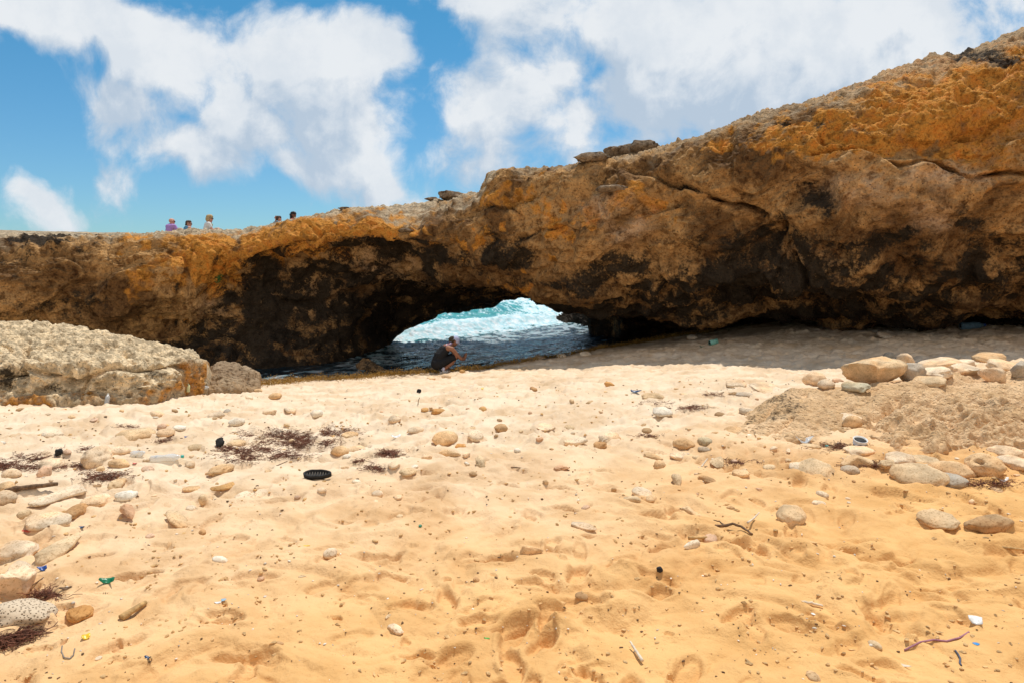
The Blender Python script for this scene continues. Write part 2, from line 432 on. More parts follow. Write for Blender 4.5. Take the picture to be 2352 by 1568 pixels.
    cracks = [
      ([F(1480,395), F(1540,420), F(1620,440), F(1700,480), F(1750,510), F(1800,590), F(1860,650)], 2.6, .34),
      ([F(1870,345), F(1930,340), F(2010,350), F(2060,382), F(2150,368), F(2225,405), F(2290,400), F(2352,402)], 2.1, .30),
      ([F(1880,310), F(1905,345)], 2, .12),
      ([F(1080,495), F(1130,470), F(1200,490)], 2, .14),
      ([F(1370,420), F(1450,395)], 3, .16),
      ([F(1120,560), F(1210,545), F(1330,500)], 2.4, .10),
      ([F(560,620), F(640,570), F(720,555), F(790,548)], 2.6, .16),
      ([F(430,680), F(500,650), F(560,640)], 2.2, .12),
      ([F(400,760), F(420,700), F(450,680)], 2.4, .14),
      ([F(1750,700), F(1800,600), F(1850,560)], 3.0, .12),
      ([F(2230,600), F(2352,560)], 3.0, .10),
      ([F(250,560), F(245,690)], 1.2, .05), ([F(495,610), F(510,560)], 1.2, .04),
      ([F(2060,600), F(2130,660), F(2250,690)], 3, .12)]
    on = sstep(2.3, 2.6, I) * (1 - sstep(7.6, 8, I)); ck = np.zeros_like(d)
    for line, w, dep in cracks:
        k = np.exp(-(seg_dist(Uw, Vw, line) / w) ** 2) * on; k = k * np.clip(.85 + .7 * fbm(P * 1.7 + 15, 2), .15, 1.2); d -= dep * k; ck = np.maximum(ck, k)
    # recesses and bulges
    for cu, cv, ru, rv, dep in [(*F(1775,560),26,24,-.9), (*F(1640,600),60,12,-.35), (*F(1960,700),90,10,-.5), (*F(1850,420),26,18,-.35), (*F(2040,560),20,14,-.4), (*F(2050,450),60,35,.35), (*F(1900,640),40,20,.25), (*F(2250,300),70,30,-.2),
                                (*F(1330,660),45,14,.3), (*F(1000,640),45,14,.25), (*F(700,640),60,22,-.25), (*F(880,570),50,9,-.15), (*F(2080,620),22,12,-.3), (*F(430,640),14,16,.12)]:
        d += dep * np.exp(-(((Uw - cu) / ru) ** 2 + ((Vw - cv) / rv) ** 2)) * on
    lip = np.exp(-((I - 8) / .35) ** 2) * hole[None, :] + np.exp(-((I - 6) / .3) ** 2) * (sstep(512, 526, c) * (1 - sstep(578, 600, c)))[None, :]
    d *= (.12 + .88 * np.maximum(face, top)) * (1 - .8 * np.clip(lip, 0, 1))
    Gd = Gd + N * d[..., None]
    # ---- stains, plus shade painted into the underside and lower face
    nz = fbm(P * .8 + 12, 4); n2 = fbm(P * 2.6 + 4, 3)
    Ub = U + 22 * fbm(P * .7 + 21, 3); Vb = V + 13 * fbm(P * .7 + 41, 3)
    orange = blob(Ub, Vb, [(*F(2230,240),110,55,1.2), (*F(2040,280),75,40,1.1), (*F(2330,360),60,34,1.1), (*F(1880,310),65,26,.95), (*F(1980,330),50,26,.8), (*F(2352,200),60,60,1.0), (*F(760,530),75,15,1.1), (*F(640,560),60,22,1.1),
        (*F(480,590),60,32,1.0), (*F(340,650),20,18,.9), (*F(420,720),20,14,.5), (*F(1200,470),50,16,.7), (*F(1280,520),60,18,.5), (*F(1450,480),34,24,.7), (*F(1700,330),50,16,.5), (*F(900,545),70,8,.6), (*F(1100,560),60,14,.5), (*F(1150,640),80,18,.35), (*F(300,560),40,18,.5)])
    orange = sstep(.22, .72, orange + .55 * n2 * (orange > .05)) * np.clip(.8 + .6 * nz, .3, 1)
    dark = blob(Ub, Vb, [(*F(1850,470),30,20,.75), (*F(1850,440),16,16,.5), (*F(2060,560),45,22,.8), (*F(1960,590),60,26,.6), (*F(2250,640),55,26,.7), (*F(2000,680),90,14,.85), (*F(1760,560),26,30,.75), (*F(1650,570),60,18,.5), (*F(1700,660),160,30,.8), (*F(2050,660),180,38,.75), (*F(2300,600),70,44,.5), (*F(1450,640),110,16,.45),
        (*F(620,660),55,28,.85), (*F(760,620),60,22,.75), (*F(850,700),80,24,.9), (*F(600,800),70,24,.95), (*F(100,560),60,9,.75), (*F(30,600),40,20,.45), (*F(200,560),40,9,.6), (*F(130,700),70,20,.45), (*F(430,760),30,12,.7), (*F(1500,700),120,9,.85), (*F(1750,690),80,12,.9), (*F(1040,660),60,14,.6), (*F(420,650),12,14,.5), (*F(2240,130),60,9,.7), (*F(1850,290),70,7,.5), (*F(1050,590),70,10,.45)])  # black lichen stains, and painted shade along the low overhang
    under = sstep(5.55, 6.2, I + .25 * n2) * (1 - sstep(8.9, 9.2, I))  # shade of the ceiling and cave wall, painted into the rock colour
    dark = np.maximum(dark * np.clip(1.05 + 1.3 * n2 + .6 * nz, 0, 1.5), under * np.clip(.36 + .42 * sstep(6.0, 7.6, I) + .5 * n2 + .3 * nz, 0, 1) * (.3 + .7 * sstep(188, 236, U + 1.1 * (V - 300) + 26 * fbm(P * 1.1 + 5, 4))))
    painted_shade = sstep(4.2, 5.6, I + .6 * nz) * (.3 + .7 * sstep(188, 236, U + 1.1 * (V - 300) + 26 * fbm(P * 1.1 + 5, 4))) * sstep(-.35, .35, fbm(P * np.array([.7, .7, 1.3]) + 77, 4)) * (1 - sstep(8.9, 9.2, I))  # mottled darkening that paints shade on the lower face
    dark = np.clip(np.maximum(np.maximum(dark, .6 * ck), 1.0 * painted_shade), 0, 1)
    pale = (1 - sstep(2.45, 3.0, I + .6 * n2)) * (1 - .45 * sstep(480, 560, U))
    pale = np.clip(pale, 0, 1)
    pink = np.clip(blob(Ub, Vb, [(*F(1440,520),20,16,.7), (*F(950,650),14,8,.7), (*F(2180,420),40,9,.8), (*F(2110,500),30,12,.6), (*F(1970,420),40,16,.7), (*F(860,600),30,10,.45), (*F(1370,490),22,14,.5), (*F(470,700),20,12,.4), (*F(860,620),40,12,.6), (*F(960,660),16,9,.9), (*F(720,690),40,10,.4), (*F(1850,620),30,10,.4)]) * (.9 + n2), 0, 1)
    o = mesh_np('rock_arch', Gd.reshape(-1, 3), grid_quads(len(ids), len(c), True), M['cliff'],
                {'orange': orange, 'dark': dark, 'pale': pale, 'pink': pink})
    tag(o, 'broad natural limestone arch over the water, orange and black stained', 'rock arch', kind='structure')
    return o

def cliff_mat(name,  browns=((.15, .077, .030), (.46, .262, .105)), pale=(.56, .43, .28), attrs=True, scale=1.0, con=1.0):
    lo = lambda c: tuple(1 - con * (1 - x) for x in c)
    m, t, b, P = new_mat(name)
    if scale != 1.0: P = t.vmath('SCALE', P); P.node.inputs[3].default_value = scale
    n1 = t.noise(P, 0.75, 7, .66, .5); n2 = t.noise(P, 4.5, 6, .65); n3 = t.noise(P, 22, 5, .7); v = t.voro(P, 9.5)
    c = t.mix(t.rng(n1, .38, .60), *browns)
    if attrs:
        om = t.math('MULTIPLY', t.rng(t.math('ADD', t.attr('orange'), t.math('MULTIPLY', t.math('SUBTRACT', n2, .5), 1.6)), .25, .75), t.rng(t.attr('orange'), .02, .3))
        c = t.mix(t.math('MULTIPLY', om, .90), c, t.mix(t.rng(n2, .35, .65), (.52, .185, .026), (.75, .36, .068)))
        c = t.mix(t.attr('pink'), c, (.62, .43, .28))
    c = t.mix(t.rng(n2, .50, .64), c, t.mix(1.0, c, lo((.44, .38, .33)), 'MULTIPLY'))
    c = t.mix(t.rng(n2, .46, .34), c, t.mix(1.0, c, lo((1.35, 1.3, 1.2)), 'MULTIPLY'))
    if attrs:
        p = t.mix(t.rng(n2, .42, .60), tuple(x * .55 for x in pale), pale)
        c = t.mix(t.attr('pale'), c, p)
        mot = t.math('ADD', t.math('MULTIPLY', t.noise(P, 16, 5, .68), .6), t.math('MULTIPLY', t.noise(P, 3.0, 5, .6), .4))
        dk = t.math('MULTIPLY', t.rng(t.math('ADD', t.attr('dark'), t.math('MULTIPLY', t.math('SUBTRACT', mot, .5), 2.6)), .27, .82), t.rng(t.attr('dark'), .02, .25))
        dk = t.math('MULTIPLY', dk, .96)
        c = t.mix(dk, c, t.mix(t.rng(n2, .4, .6), (.012, .010, .008), (.038, .029, .020)))  # dark attribute carries stains and the arch's painted shade
    c = t.mix(t.rng(n3, .53, .66), c, t.mix(1.0, c, lo((.52, .47, .43)), 'MULTIPLY'))
    c = t.mix(t.rng(n3, .45, .33), c, t.mix(1.0, c, (1.28, 1.25, 1.2), 'MULTIPLY'))
    c = t.mix(t.math('MULTIPLY', t.rng(v, .16, .05), t.rng(n1, .4, .55)), c, (.03, .022, .016))
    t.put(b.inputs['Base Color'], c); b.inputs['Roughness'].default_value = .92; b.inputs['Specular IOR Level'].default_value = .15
    h = t.math('ADD', t.math('MULTIPLY', t.noise(P, 13, 6, .68), 1.0), t.math('MULTIPLY', t.rng(t.voro(P, 16), .0, .45), .45))
    t.put(b.inputs['Normal'], t.bump(h, .9, .06 / scale))
    return m
# ------------------------------------------------------------------ other rock masses
def rock_loft(name, us, table, back, under, segs, disp, mat, label, cat, attr_fn=None, sig=4, step=1.0):
    """table: {U: [(V,Y), ...]} rows from crest to foot; back: (dY, z) of the hidden rear foot; under: z below the foot"""
    c = np.arange(us[0], us[1] + .01, step); ks = sorted(table); nrow = len(table[ks[0]])
    rows = [crow(c, [(u, table[u][k][0], table[u][k][1]) for u in ks], sig) for k in range(nrow)]
    foot = rows[-1].copy(); foot[:, 2] -= under; foot[:, 1] += .15
    rear = rows[0].copy(); rear[:, 1] += back[0]; rear[:, 0] *= 1 + back[0] / 20; rear[:, 2] = back[1]
    rows = [rear] + rows + [foot]
    G, ids = loft(c, rows, segs)
    N = grid_normals(G, True); cen = G.mean(axis=(0, 1))
    if ((G - cen) * N).sum() < 0: N = -N
    d = disp(G, ids, c) * np.clip(np.minimum(np.arange(len(c)), np.arange(len(c))[::-1]) / 4.0, 0, 1)[None, :]
    G = G + N * d[..., None]
    U, V = project(G)
    attrs = attr_fn(G, U, V, ids) if attr_fn else None
    nr, nc = G.shape[:2]; q = grid_quads(nr, nc, True)
    vs = G.reshape(-1, 3); caps = []
    o = mesh_np(name, vs, q, mat, attrs)
    # close both ends
    bm = bmesh.new(); bm.from_mesh(o.data)
    be = [e for e in bm.edges if e.is_boundary]
    bmesh.ops.holes_fill(bm, edges=be, sides=0); bmesh.ops.recalc_face_normals(bm, faces=bm.faces)
    bm.to_mesh(o.data); bm.free()
    if label: tag(o, label, cat)
    return o

def build_boulder():
    tb = {-150: [(323,12.2),(345,10.6),(374,9.6),(392,9.5),(405,9.35)],
          0:   [(327,11.8),(348,10.4),(374,9.5),(392,9.45),(405,9.2)],
          43:  [(329,11.8),(349,10.4),(375,9.4),(392,9.4),(405,9.2)],
          87:  [(334,11.7),(352,10.4),(374,9.4),(391,9.45),(404.5,9.25)],
          131: [(338,11.5),(354,10.4),(374,9.5),(390,9.5),(401.5,9.4)],
          152: [(344,11.4),(356,10.4),(371,9.7),(386,9.7),(398,9.6)],
          170: [(346,11.2),(356,10.4),(366,9.9),(382,9.85),(395,9.8)],
          178: [(347,11.2),(355,10.6),(362,10.3),(378,10.4),(392,10.4)],
          194: [(350,11.2),(351,10.9),(359,10.7),(376,10.8),(390.5,10.8)],
          203: [(355,11.3),(354,11.2),(362,11.0),(376,11.0),(387,11.0)],
          207: [(363,11.5),(361,11.4),(366,11.3),(374,11.3),(381,11.3)]}
    def disp(G, ids, c):
        P = G; on = sstep(.4, 1.0, ids)[:, None]
        d = .10 * fbm(P * 1.1 + 6, 2) + .07 * ridged(P * 2.2 + 3, 3) - .03 + .045 * fbm(P * 5, 3)
        U, V = project(G); Uw = U + 4 * fbm(P * 2.1, 3); Vw = V + 3 * fbm(P * 2.1 + 40, 3)
        for line, w, dep in [([F(0,800), F(110,830), F(260,800), F(330,830), F(400,810)], 2.2, .10), ([F(0,868), F(70,850), F(180,880), F(260,845), F(350,850), F(420,840)], 2.5, .14),
                             ([F(190,905), F(200,850)], 2, .10), ([F(60,800), F(30,850), F(60,870)], 5, .16), ([F(330,835), F(400,830)], 3, .10)]:
            d = d - dep * np.exp(-(seg_dist(Uw, Vw, line) / w) ** 2)
        pit = worley(P * 9); d = d - .06 * (1 - sstep(.1, .45, pit)) * sstep(-.3, .2, fbm(P * 1.3 + 11, 2))
        pit = worley(P * 22 + 5); d = d - .014 * (1 - sstep(.1, .5, pit))
        d = d + .02 * fbm(P * 13, 3)
        return d * on
    def at(G, U, V, ids):
        n = fbm(G * 2.5, 3); I = np.broadcast_to(ids[:, None], U.shape)
        orange = np.clip(np.maximum(sstep(4.15, 4.8, I + .5 * n), sstep(172, 180, U + 4 * n) * sstep(352, 364, V)) * (.75 + n), 0, 1)
        dark = np.clip(blob(U + 5 * n, V + 4 * n, [(*F(30,870),24,12,.7),(*F(350,860),20,8,.5),(*F(440,830),8,6,.3),(*F(120,890),30,6,.5)]) * (.9 + n), 0, 1)
        pale = np.clip(1 - orange, 0, 1)
        return {'orange': orange * .6, 'dark': dark, 'pale': pale, 'pink': 0 * U}
    return rock_loft('boulder', (-150, 207), tb, (1.6, -.9), .5, [26, 90, 90, 60, 50, 10, 6], disp, M['pale_rock'],
                     'huge pitted pale boulder half blocking the cave mouth, orange at its foot', 'boulder', at, 2.0, .8)

def build_ledge():
    tb = {738: [(428,7.0),(429,6.9),(431,6.8),(433,6.75)],
          748: [(417,7.5),(423,7.0),(428,6.8),(434,6.65)],
          765: [(405,7.9),(416,7.2),(426,6.8),(437,6.5)],
          785: [(394,8.2),(409,7.3),(424,6.75),(439,6.4)],
          806: [(387,8.4),(405,7.4),(424,6.7),(441,6.35)],
          870: [(382,8.5),(402,7.4),(424,6.6),(443,6.25)],
          930: [(378,8.6),(402,7.3),(430,6.4),(456,5.85)],
          1024:[(373,8.7),(398,7.3),(428,6.4),(456,5.85)],
          1200:[(371,8.8),(396,7.3),(428,6.4),(456,5.85)]}
    def disp(G, ids, c):
        P = G; on = sstep(.5, 1.1, ids)[:, None]
        U, V = project(G)
        slope = sstep(1.4, 2.4, ids)[:, None]
        rough = sstep(840, 900, U + 12 * fbm(P * 3, 2)) * slope
        d = .08 * fbm(P * 1.5 + 6, 2) + .045 * fbm(P * 4, 3) + .022 * ridged(P * 4.5 + 3, 3) - .02 + .012 * fbm(P * 11, 3)
        d += rough * (.085 * ridged(P * 3.2 + 9, 3) - .04 + .04 * fbm(P * 8, 3)) - rough * .03 * (1 - sstep(.1, .4, worley(P * 8)))
        for line, w, dep in [([F(1720,985), F(1790,930), F(1850,900)], 2.2, .06), ([F(1960,1020), F(2010,960), F(2060,930)], 5, .12), ([F(1760,1000), F(1820,960)], 2, .05)]:
            d = d - dep * np.exp(-(seg_dist(U, V, line) / w) ** 2)
        return d * on
    def at(G, U, V, ids):
        n = fbm(G * 3.5, 3)
        dark = np.clip(blob(U + 3 * n, V + 3 * n, [(*F(1800,930),22,12,1.0),(*F(1740,970),14,5,1.0),(*F(1790,905),18,5,.6),(*F(2280,930),24,8,.45),(*F(2140,985),28,8,.4),(*F(1990,1000),16,8,.35)]) * (1 + 1.5 * n), 0, .42)
        return {'orange': 0 * U, 'dark': dark, 'pale': .3 + 0 * U, 'pink': 0 * U}
    return rock_loft('rock_ledge', (738, 1200), tb, (1.2, -.4), .5, [24, 80, 80, 80, 12, 8], disp, M['ledge_rock'],
                     'low sandy brown rock ledge carrying a row of pale stones', 'rock ledge', at, 3.0, 1.0)

def small_rock(name, label, tb, us, disp_amp, mat, segs=(12, 40, 40, 40, 8, 6), back=(1.0, -2.0), group=None, seed=0, attrs=None):
    def disp(G, ids, c):
        return (disp_amp * fbm(G * 2.2 + seed, 3) + disp_amp * .6 * ridged(G * 4 + seed, 3) + disp_amp * .35 * fbm(G * 11 + seed, 2)) * sstep(.3, 1, ids)[:, None]
    at = lambda G, U, V, ids: {k: np.clip(v + .5 * v * fbm(G * 3, 2), 0, 1) for k, v in ((k, np.full(U.shape, x)) for k, x in (attrs or {'orange': .0, 'dark': .2, 'pale': .5, 'pink': .1}).items())}
    o = rock_loft(name, us, tb, back, .4, list(segs), disp, mat, label, 'rock', at, 2, .7)
    if group: o['group'] = group
    return o

def build_side_rocks():
    small_rock('rock', 'knee-high brown rock beside the orange end of the huge boulder', {190: [(386,11.6),(387.5,11.4),(388.5,11.3),(389,11.25)], 204: [(376,12.2),(382,11.6),(386,11.4),(390.5,11.2)],
        218: [(366,12.4),(374,11.8),(382,11.5),(390,11.2)], 232: [(364.5,12.5),(374,11.9),(381,11.6),(389,11.3)], 246: [(369,12.5),(376,12.0),(382,11.8),(387,11.6)], 260: [(383,12.5),(384,12.3),(384.5,12.2),(385,12.1)]},
        (190, 260), .07, M['cliff'], attrs={'orange': .15, 'dark': .15, 'pale': .45, 'pink': .3})
    small_rock('rock', 'dark pointed rock standing in the shaded water at the cave mouth', {356: [(372,18.5),(373,18.4),(374,18.3),(375,18.2)], 361: [(362,18.8),(366,18.5),(370,18.3),(375,18.2)],
        367: [(359.5,18.8),(364,18.5),(369,18.3),(375,18.1)], 375: [(365,18.8),(368,18.5),(371,18.3),(375,18.1)], 384: [(372,18.6),(373,18.4),(374,18.3),(375,18.2)]}, (356, 384), .08, M['cliff'], attrs={'orange': 0, 'dark': .5, 'pale': .2, 'pink': 0}, seed=3)
    small_rock('sea_rock', 'black wet rock sloping into the sea at the far end of the arch', {556: [(322.5,36),(323,35.8),(323.5,35.6),(324,35.4)], 561: [(318.5,36),(320,35.6),(322,35.3),(324.5,35)],
        573: [(312,36),(316,35.4),(320,35.1),(325,34.8)], 579: [(307.5,36),(313,35.2),(318,34.8),(326,34.4)], 600: [(293,35),(304,34),(314,33.3),(329,32.4)], 650: [(288,32),(300,31),(314,30),(337,28)], 720: [(285,29),(300,28.5),(314,28),(340,26.5)]},
        (556, 720), .22, M['wet_rock'], back=(3, -3.0), attrs={'orange': 0, 'dark': .9, 'pale': 0, 'pink': 0}, seed=8)
# ------------------------------------------------------------------ sea
def build_sea():
    u = np.concatenate([np.linspace(-5000, 100, 40), np.linspace(120, 370, 90), np.arange(372, 600, .45), np.linspace(600, 800, 120), np.linspace(840, 6000, 40)])
    Y = np.concatenate([np.arange(14, 30, .055), np.arange(30, 75, .12), np.geomspace(75, 7000, 160)])
    YY, UU = np.meshgrid(Y, u, indexing='ij'); X = (UU - 512) / FPX * YY
    P = np.stack([X, YY, 0 * X], -1)
    s = -.831 * X + .556 * YY; t = .556 * X + .831 * YY
    s = s + .35 * fbm(np.stack([t * .25, s * .05, 0 * s], -1), 3)
    calm = 1 - sstep(60, 120, YY)
    def wave(s0, rise, fall, h):
        return h * np.where(s < s0, np.exp(-((s - s0) / rise) ** 2), np.exp(-((s - s0) / fall) ** 2))
    Q = np.stack([t * .35, s, 0 * s], -1)
    w1 = wave(18.6, .75, 2.2, .42) * sstep(-5.2, -4.2, X); w2 = wave(23.2, 1.1, 2.4, .72); w3 = wave(30.5, 1.3, 3.0, 1.05); w4 = wave(40, 2, 4, .9)
    z = (w1 + w2 + w3 + w4) * (1 + .25 * fbm(Q * .6, 2))
    z += (.07 * fbm(Q * np.array([1.3, 1.5, 1]), 3) + .05 * ridged(Q * np.array([2, 3.2, 1]), 3)) * (.45 + .55 * sstep(15, 18, s))
    z += .5 * fbm(np.stack([t * .03, s * .12, 0 * s], -1), 3) * sstep(35, 50, s)
    fo = fbm(P * 1.6, 5, .6); f2 = fbm(P * 5.5, 4, .6); lace = 1 - np.abs(fbm(Q * np.array([2.0, 1.4, 1]) + 8, 4)) * 2.2
    foam = 1.25 * np.exp(-((s - 18.0) / 1.05) ** 2)                                   # broken roller
    foam = np.maximum(foam, .66 * sstep(15.9, 17.0, s) * (1 - sstep(17.5, 19.8, s)))     # wash before and behind it
    foam = np.maximum(foam, (.22 + .55 * sstep(-.5, 2.5, X + .04 * (YY - 34))) * sstep(18, 20, s) * (1 - sstep(26, 30, s)) + .12)
    foam = np.maximum(foam, 1.0 * sstep(28.3, 29.3, s) * (1 - sstep(30.6, 32, s)))
    foam = np.maximum(foam, .9 * np.exp(-((s - 39.2) / 1.2) ** 2))
    foam = np.maximum(foam, .5 * sstep(22.6, 23.3, s) * (1 - sstep(24, 26, s)))
    foam *= sstep(15.4, 16.8, s + .8 * fo) * sstep(-5.2, -4.2, X)
    streak = .60 * sstep(.15, .6, fbm(np.stack([t * .5, s * 2.2, 0 * s], -1) + 3, 4)) * sstep(9.5, 13, s) * (1 - sstep(16, 17, s))
    z += .055 * np.clip(foam, 0, 1) * np.maximum(0, f2 + .35 * fo)
    fm = np.clip(sstep(.38, .72, foam + .42 * fo + .22 * f2 + .12 * (lace - .5)) * (foam > .05) + streak * sstep(.0, .4, fo + .2), 0, 1)
    fm = np.maximum(fm, .62 * sstep(11.5, 16.4, s + .7 * fo) * (1 - sstep(17, 18, s)) * sstep(-.35, .35, fo + .6 * f2 + .5 * lace - .25) * sstep(-5.4, -4.4, X))
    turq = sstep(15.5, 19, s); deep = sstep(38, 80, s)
    verts = np.stack([X, YY, WATER + z], -1).reshape(-1, 3)
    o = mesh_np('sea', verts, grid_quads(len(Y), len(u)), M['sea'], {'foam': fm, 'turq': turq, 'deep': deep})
    tag(o, 'turquoise sea with white breaking waves seen through the arch', 'sea', kind='structure')

def sea_mat():
    m, t, b, P = new_mat('sea_water')
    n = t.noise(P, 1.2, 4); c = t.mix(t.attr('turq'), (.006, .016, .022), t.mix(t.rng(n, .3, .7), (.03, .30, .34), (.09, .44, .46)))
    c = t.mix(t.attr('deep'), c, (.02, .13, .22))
    fn = t.noise(P, 9, 5, .7); f = t.math('MULTIPLY', t.attr('foam'), t.rng(fn, .22, .45, .72, 1.0), clamp=True)
    c = t.mix(f, c, t.mix(t.rng(t.noise(P, 3.5, 4), .35, .62), (.72, .77, .79), (.40, .62, .67)))
    t.put(b.inputs['Base Color'], c); t.put(b.inputs['Roughness'], t.fmix(f, .06, .7)); b.inputs['IOR'].default_value = 1.33
    mp = t.new('ShaderNodeMapping'); t.l.new(P, mp.inputs[0]); mp.inputs['Rotation'].default_value = (0, 0, math.radians(-56)); mp.inputs['Scale'].default_value = (.55, 1.5, 1)
    h = t.math('ADD', t.noise(mp.outputs[0], 2.6, 4, .6, .6), t.math('MULTIPLY', t.noise(mp.outputs[0], 7, 4), .45))
    nb = t.bump(h, 1.0, .24); t.put(nb.node.inputs['Strength'], t.fmix(f, 1.0, .25)); t.put(b.inputs['Normal'], nb); return m

# ------------------------------------------------------------------ sky
SUN_EL, SUN_AZ = 68.0, 20.0
def cloud_group():
    g = bpy.data.node_groups.new('cloud_density', 'ShaderNodeTree')
    g.interface.new_socket('P', in_out='INPUT', socket_type='NodeSocketVector'); g.interface.new_socket('Soft', in_out='INPUT', socket_type='NodeSocketVector')
    g.interface.new_socket('D', in_out='OUTPUT', socket_type='NodeSocketFloat')
    t = NT(g); gi = t.new('NodeGroupInput'); go = t.new('NodeGroupOutput'); P = gi.outputs[0]
    wn = t.noise(P, 3.2, 3, .55, 0, 1); w = t.vmath('SCALE', t.vmath('SUBTRACT', wn, (.5, .5, .5)), None); w.node.inputs[3].default_value = .11
    Q = t.vmath('ADD', P, w)
    blobs = [(110,40,300,75,22,.95),(330,120,200,85,28,.95),(470,190,190,90,30,1.0),(690,170,220,85,-12,1.0),(850,120,120,75,0,1.0),(760,260,190,95,30,1.0),(560,290,140,75,25,1.0),
        (300,255,150,65,22,.95),(440,335,185,55,20,.95),(850,370,110,75,45,.85),(730,400,220,40,5,.55),(930,215,60,70,60,.5),(700,80,36,40,0,.55),(100,490,70,52,30,.75),(285,505,45,40,0,.36),(265,400,50,45,0,.36),(90,380,45,25,0,.3),
        (1190,230,150,85,-30,1.0),(1300,290,95,90,30,1.0),(1130,330,150,80,0,.6),(1270,140,110,70,-40,.8),(1160,10,200,45,10,.75),(1500,60,420,120,12,1.05),(1540,190,220,110,0,1.0),(1800,130,380,160,8,1.15),(2010,60,260,120,0,1.0),
        (1700,290,320,110,-15,.8),(1480,300,140,90,0,.7),(2150,140,120,60,-20,.5),(1000,420,230,60,0,.35),(1080,350,90,60,0,.7),(620,380,150,45,15,.75),(1010,160,40,30,0,.4),(940,440,60,30,30,.5)]
    acc = None
    for (fx, fy, rx, ry, ang, wt) in blobs:
        U, V = fx * K, fy * K; d = pdir(U, V); cx, cz = d[0] / d[1], d[2] / d[1]; k = 1.04 * K / FPX
        mp = t.new('ShaderNodeMapping', vector_type='TEXTURE'); t.l.new(Q, mp.inputs[0])
        mp.inputs['Location'].default_value = (float(cx), float(cz), 0); mp.inputs['Rotation'].default_value = (0, 0, math.radians(-ang)); mp.inputs['Scale'].default_value = (rx * k * 1.25, ry * k * 1.25, 1)
        L = t.vmath('DOT_PRODUCT', mp.outputs[0], mp.outputs[0], out=1)
        v = t.math('MULTIPLY', t.math('POWER', 2.71828, t.math('MULTIPLY', L, -1.0)), wt)
        acc = v if acc is None else t.math('SMOOTH_MAX', acc, v, .12)
    n1 = t.noise(Q, 6.5, 11, .66)
    v1 = t.voro(Q, 8.5, 'SMOOTH_F1'); v2 = t.voro(t.vmath('ADD', Q, t.vmath('MULTIPLY', wn, (.05, .05, 0))), 21, 'SMOOTH_F1')
    v3 = t.voro(t.vmath('ADD', Q, t.vmath('MULTIPLY', wn, (.03, .03, 0))), 48, 'SMOOTH_F1')
    lump = t.math('ADD', t.math('ADD', t.math('MULTIPLY', t.math('SUBTRACT', .42, v1), .42), t.math('MULTIPLY', t.math('SUBTRACT', .42, v2), .30)), t.math('MULTIPLY', t.math('SUBTRACT', .42, v3), .14))
    dd = t.math('ADD', acc, t.math('MULTIPLY', t.math('SUBTRACT', n1, .52), 1.25)); dd = t.math('ADD', dd, lump)
    for nd in g.nodes:
        if nd.type == 'TEX_NOISE': nd.noise_dimensions = '2D'
        if nd.type == 'TEX_VORONOI': nd.voronoi_dimensions = '2D'
    t.put(go.inputs[0], dd); return g

def build_world():
    w = bpy.data.worlds.new('World'); SC.world = w; w.use_nodes = True; t = NT(w.node_tree); bg = w.node_tree.nodes['Background']
    sky = t.new('ShaderNodeTexSky', sky_type='NISHITA'); sky.sun_disc = False; sky.sun_elevation = math.radians(SUN_EL); sky.sun_rotation = math.radians(SUN_AZ)
    sky.air_density = 1.0; sky.dust_density = .3; sky.ozone_density = 1.6
    tc = t.new('ShaderNodeTexCoord'); sp = t.new('ShaderNodeSeparateXYZ'); t.l.new(tc.outputs['Generated'], sp.inputs[0])
    ay = t.math('MAXIMUM', t.math('ABSOLUTE', sp.outputs[1]), .12)
    cb = t.new('ShaderNodeCombineXYZ'); t.put(cb.inputs[0], t.math('DIVIDE', sp.outputs[0], ay)); t.put(cb.inputs[1], t.math('DIVIDE', sp.outputs[2], ay)); P = cb.outputs[0]
    g = cloud_group()
    def dens(off):
        n = t.new('ShaderNodeGroup'); n.node_tree = g; t.put(n.inputs[0], t.vmath('ADD', P, off) if off else P); return n.outputs[0]
    d0 = dens(None); d1 = dens((.010, .030, 0)); d2 = dens((.03, .095, 0))
    alpha = t.rng(d0, .26, .76); alpha = t.math('MULTIPLY', alpha, .97)
    lit = t.math('SUBTRACT', d0, t.math('ADD', t.math('MULTIPLY', d1, .5), t.math('MULTIPLY', d2, .5)))
    shade = t.rng(lit, -.26, .30)
    thick = t.rng(t.math('ADD', t.math('MULTIPLY', d1, .4), t.math('MULTIPLY', d2, .6)), .40, 1.25)
    bright = t.math('ADD', t.math('MULTIPLY', shade, .78), t.math('MULTIPLY', t.math('SUBTRACT', 1.0, thick), .45), clamp=True)
    bright = t.math('SUBTRACT', bright, t.math('MULTIPLY', t.rng(t.noise(P, 7.5, 6, .6), .42, .62), .30), clamp=True)
    cc = t.mix(bright, CLOUD_DARK, CLOUD_LIT)
    sc = t.mix(1.0, sky.outputs[0], t.mix(t.rng(sp.outputs[2], .03, .42), (.56, .88, 1.08), (.33, .92, 1.07)), 'MULTIPLY')
    hs = t.new('ShaderNodeHueSaturation'); hs.inputs['Saturation'].default_value = SKY_SAT; t.l.new(sc, hs.inputs['Color'])
    bk = t.math('MULTIPLY', t.rng(sp.outputs[1], .05, -.40), t.rng(t.noise(tc.outputs['Generated'], 3.0, 4), .36, .52))  # mask of the added fill cloud
    full = t.mix(t.math('MULTIPLY', bk, .92), t.mix(alpha, hs.outputs[0], cc), CLOUD_FILL)
    t.put(bg.inputs['Color'], full); bg.inputs['Strength'].default_value = .1
    w.cycles.sampling_method = 'NONE'

CLOUD_FILL = (8.6, 8.0, 7.3)      # fill light: bright cloud added to the unseen sky behind the viewer
CLOUD_LIT, CLOUD_DARK, SKY_SAT = (8.3, 8.6, 8.9), (4.9, 5.9, 7.1), 1.0

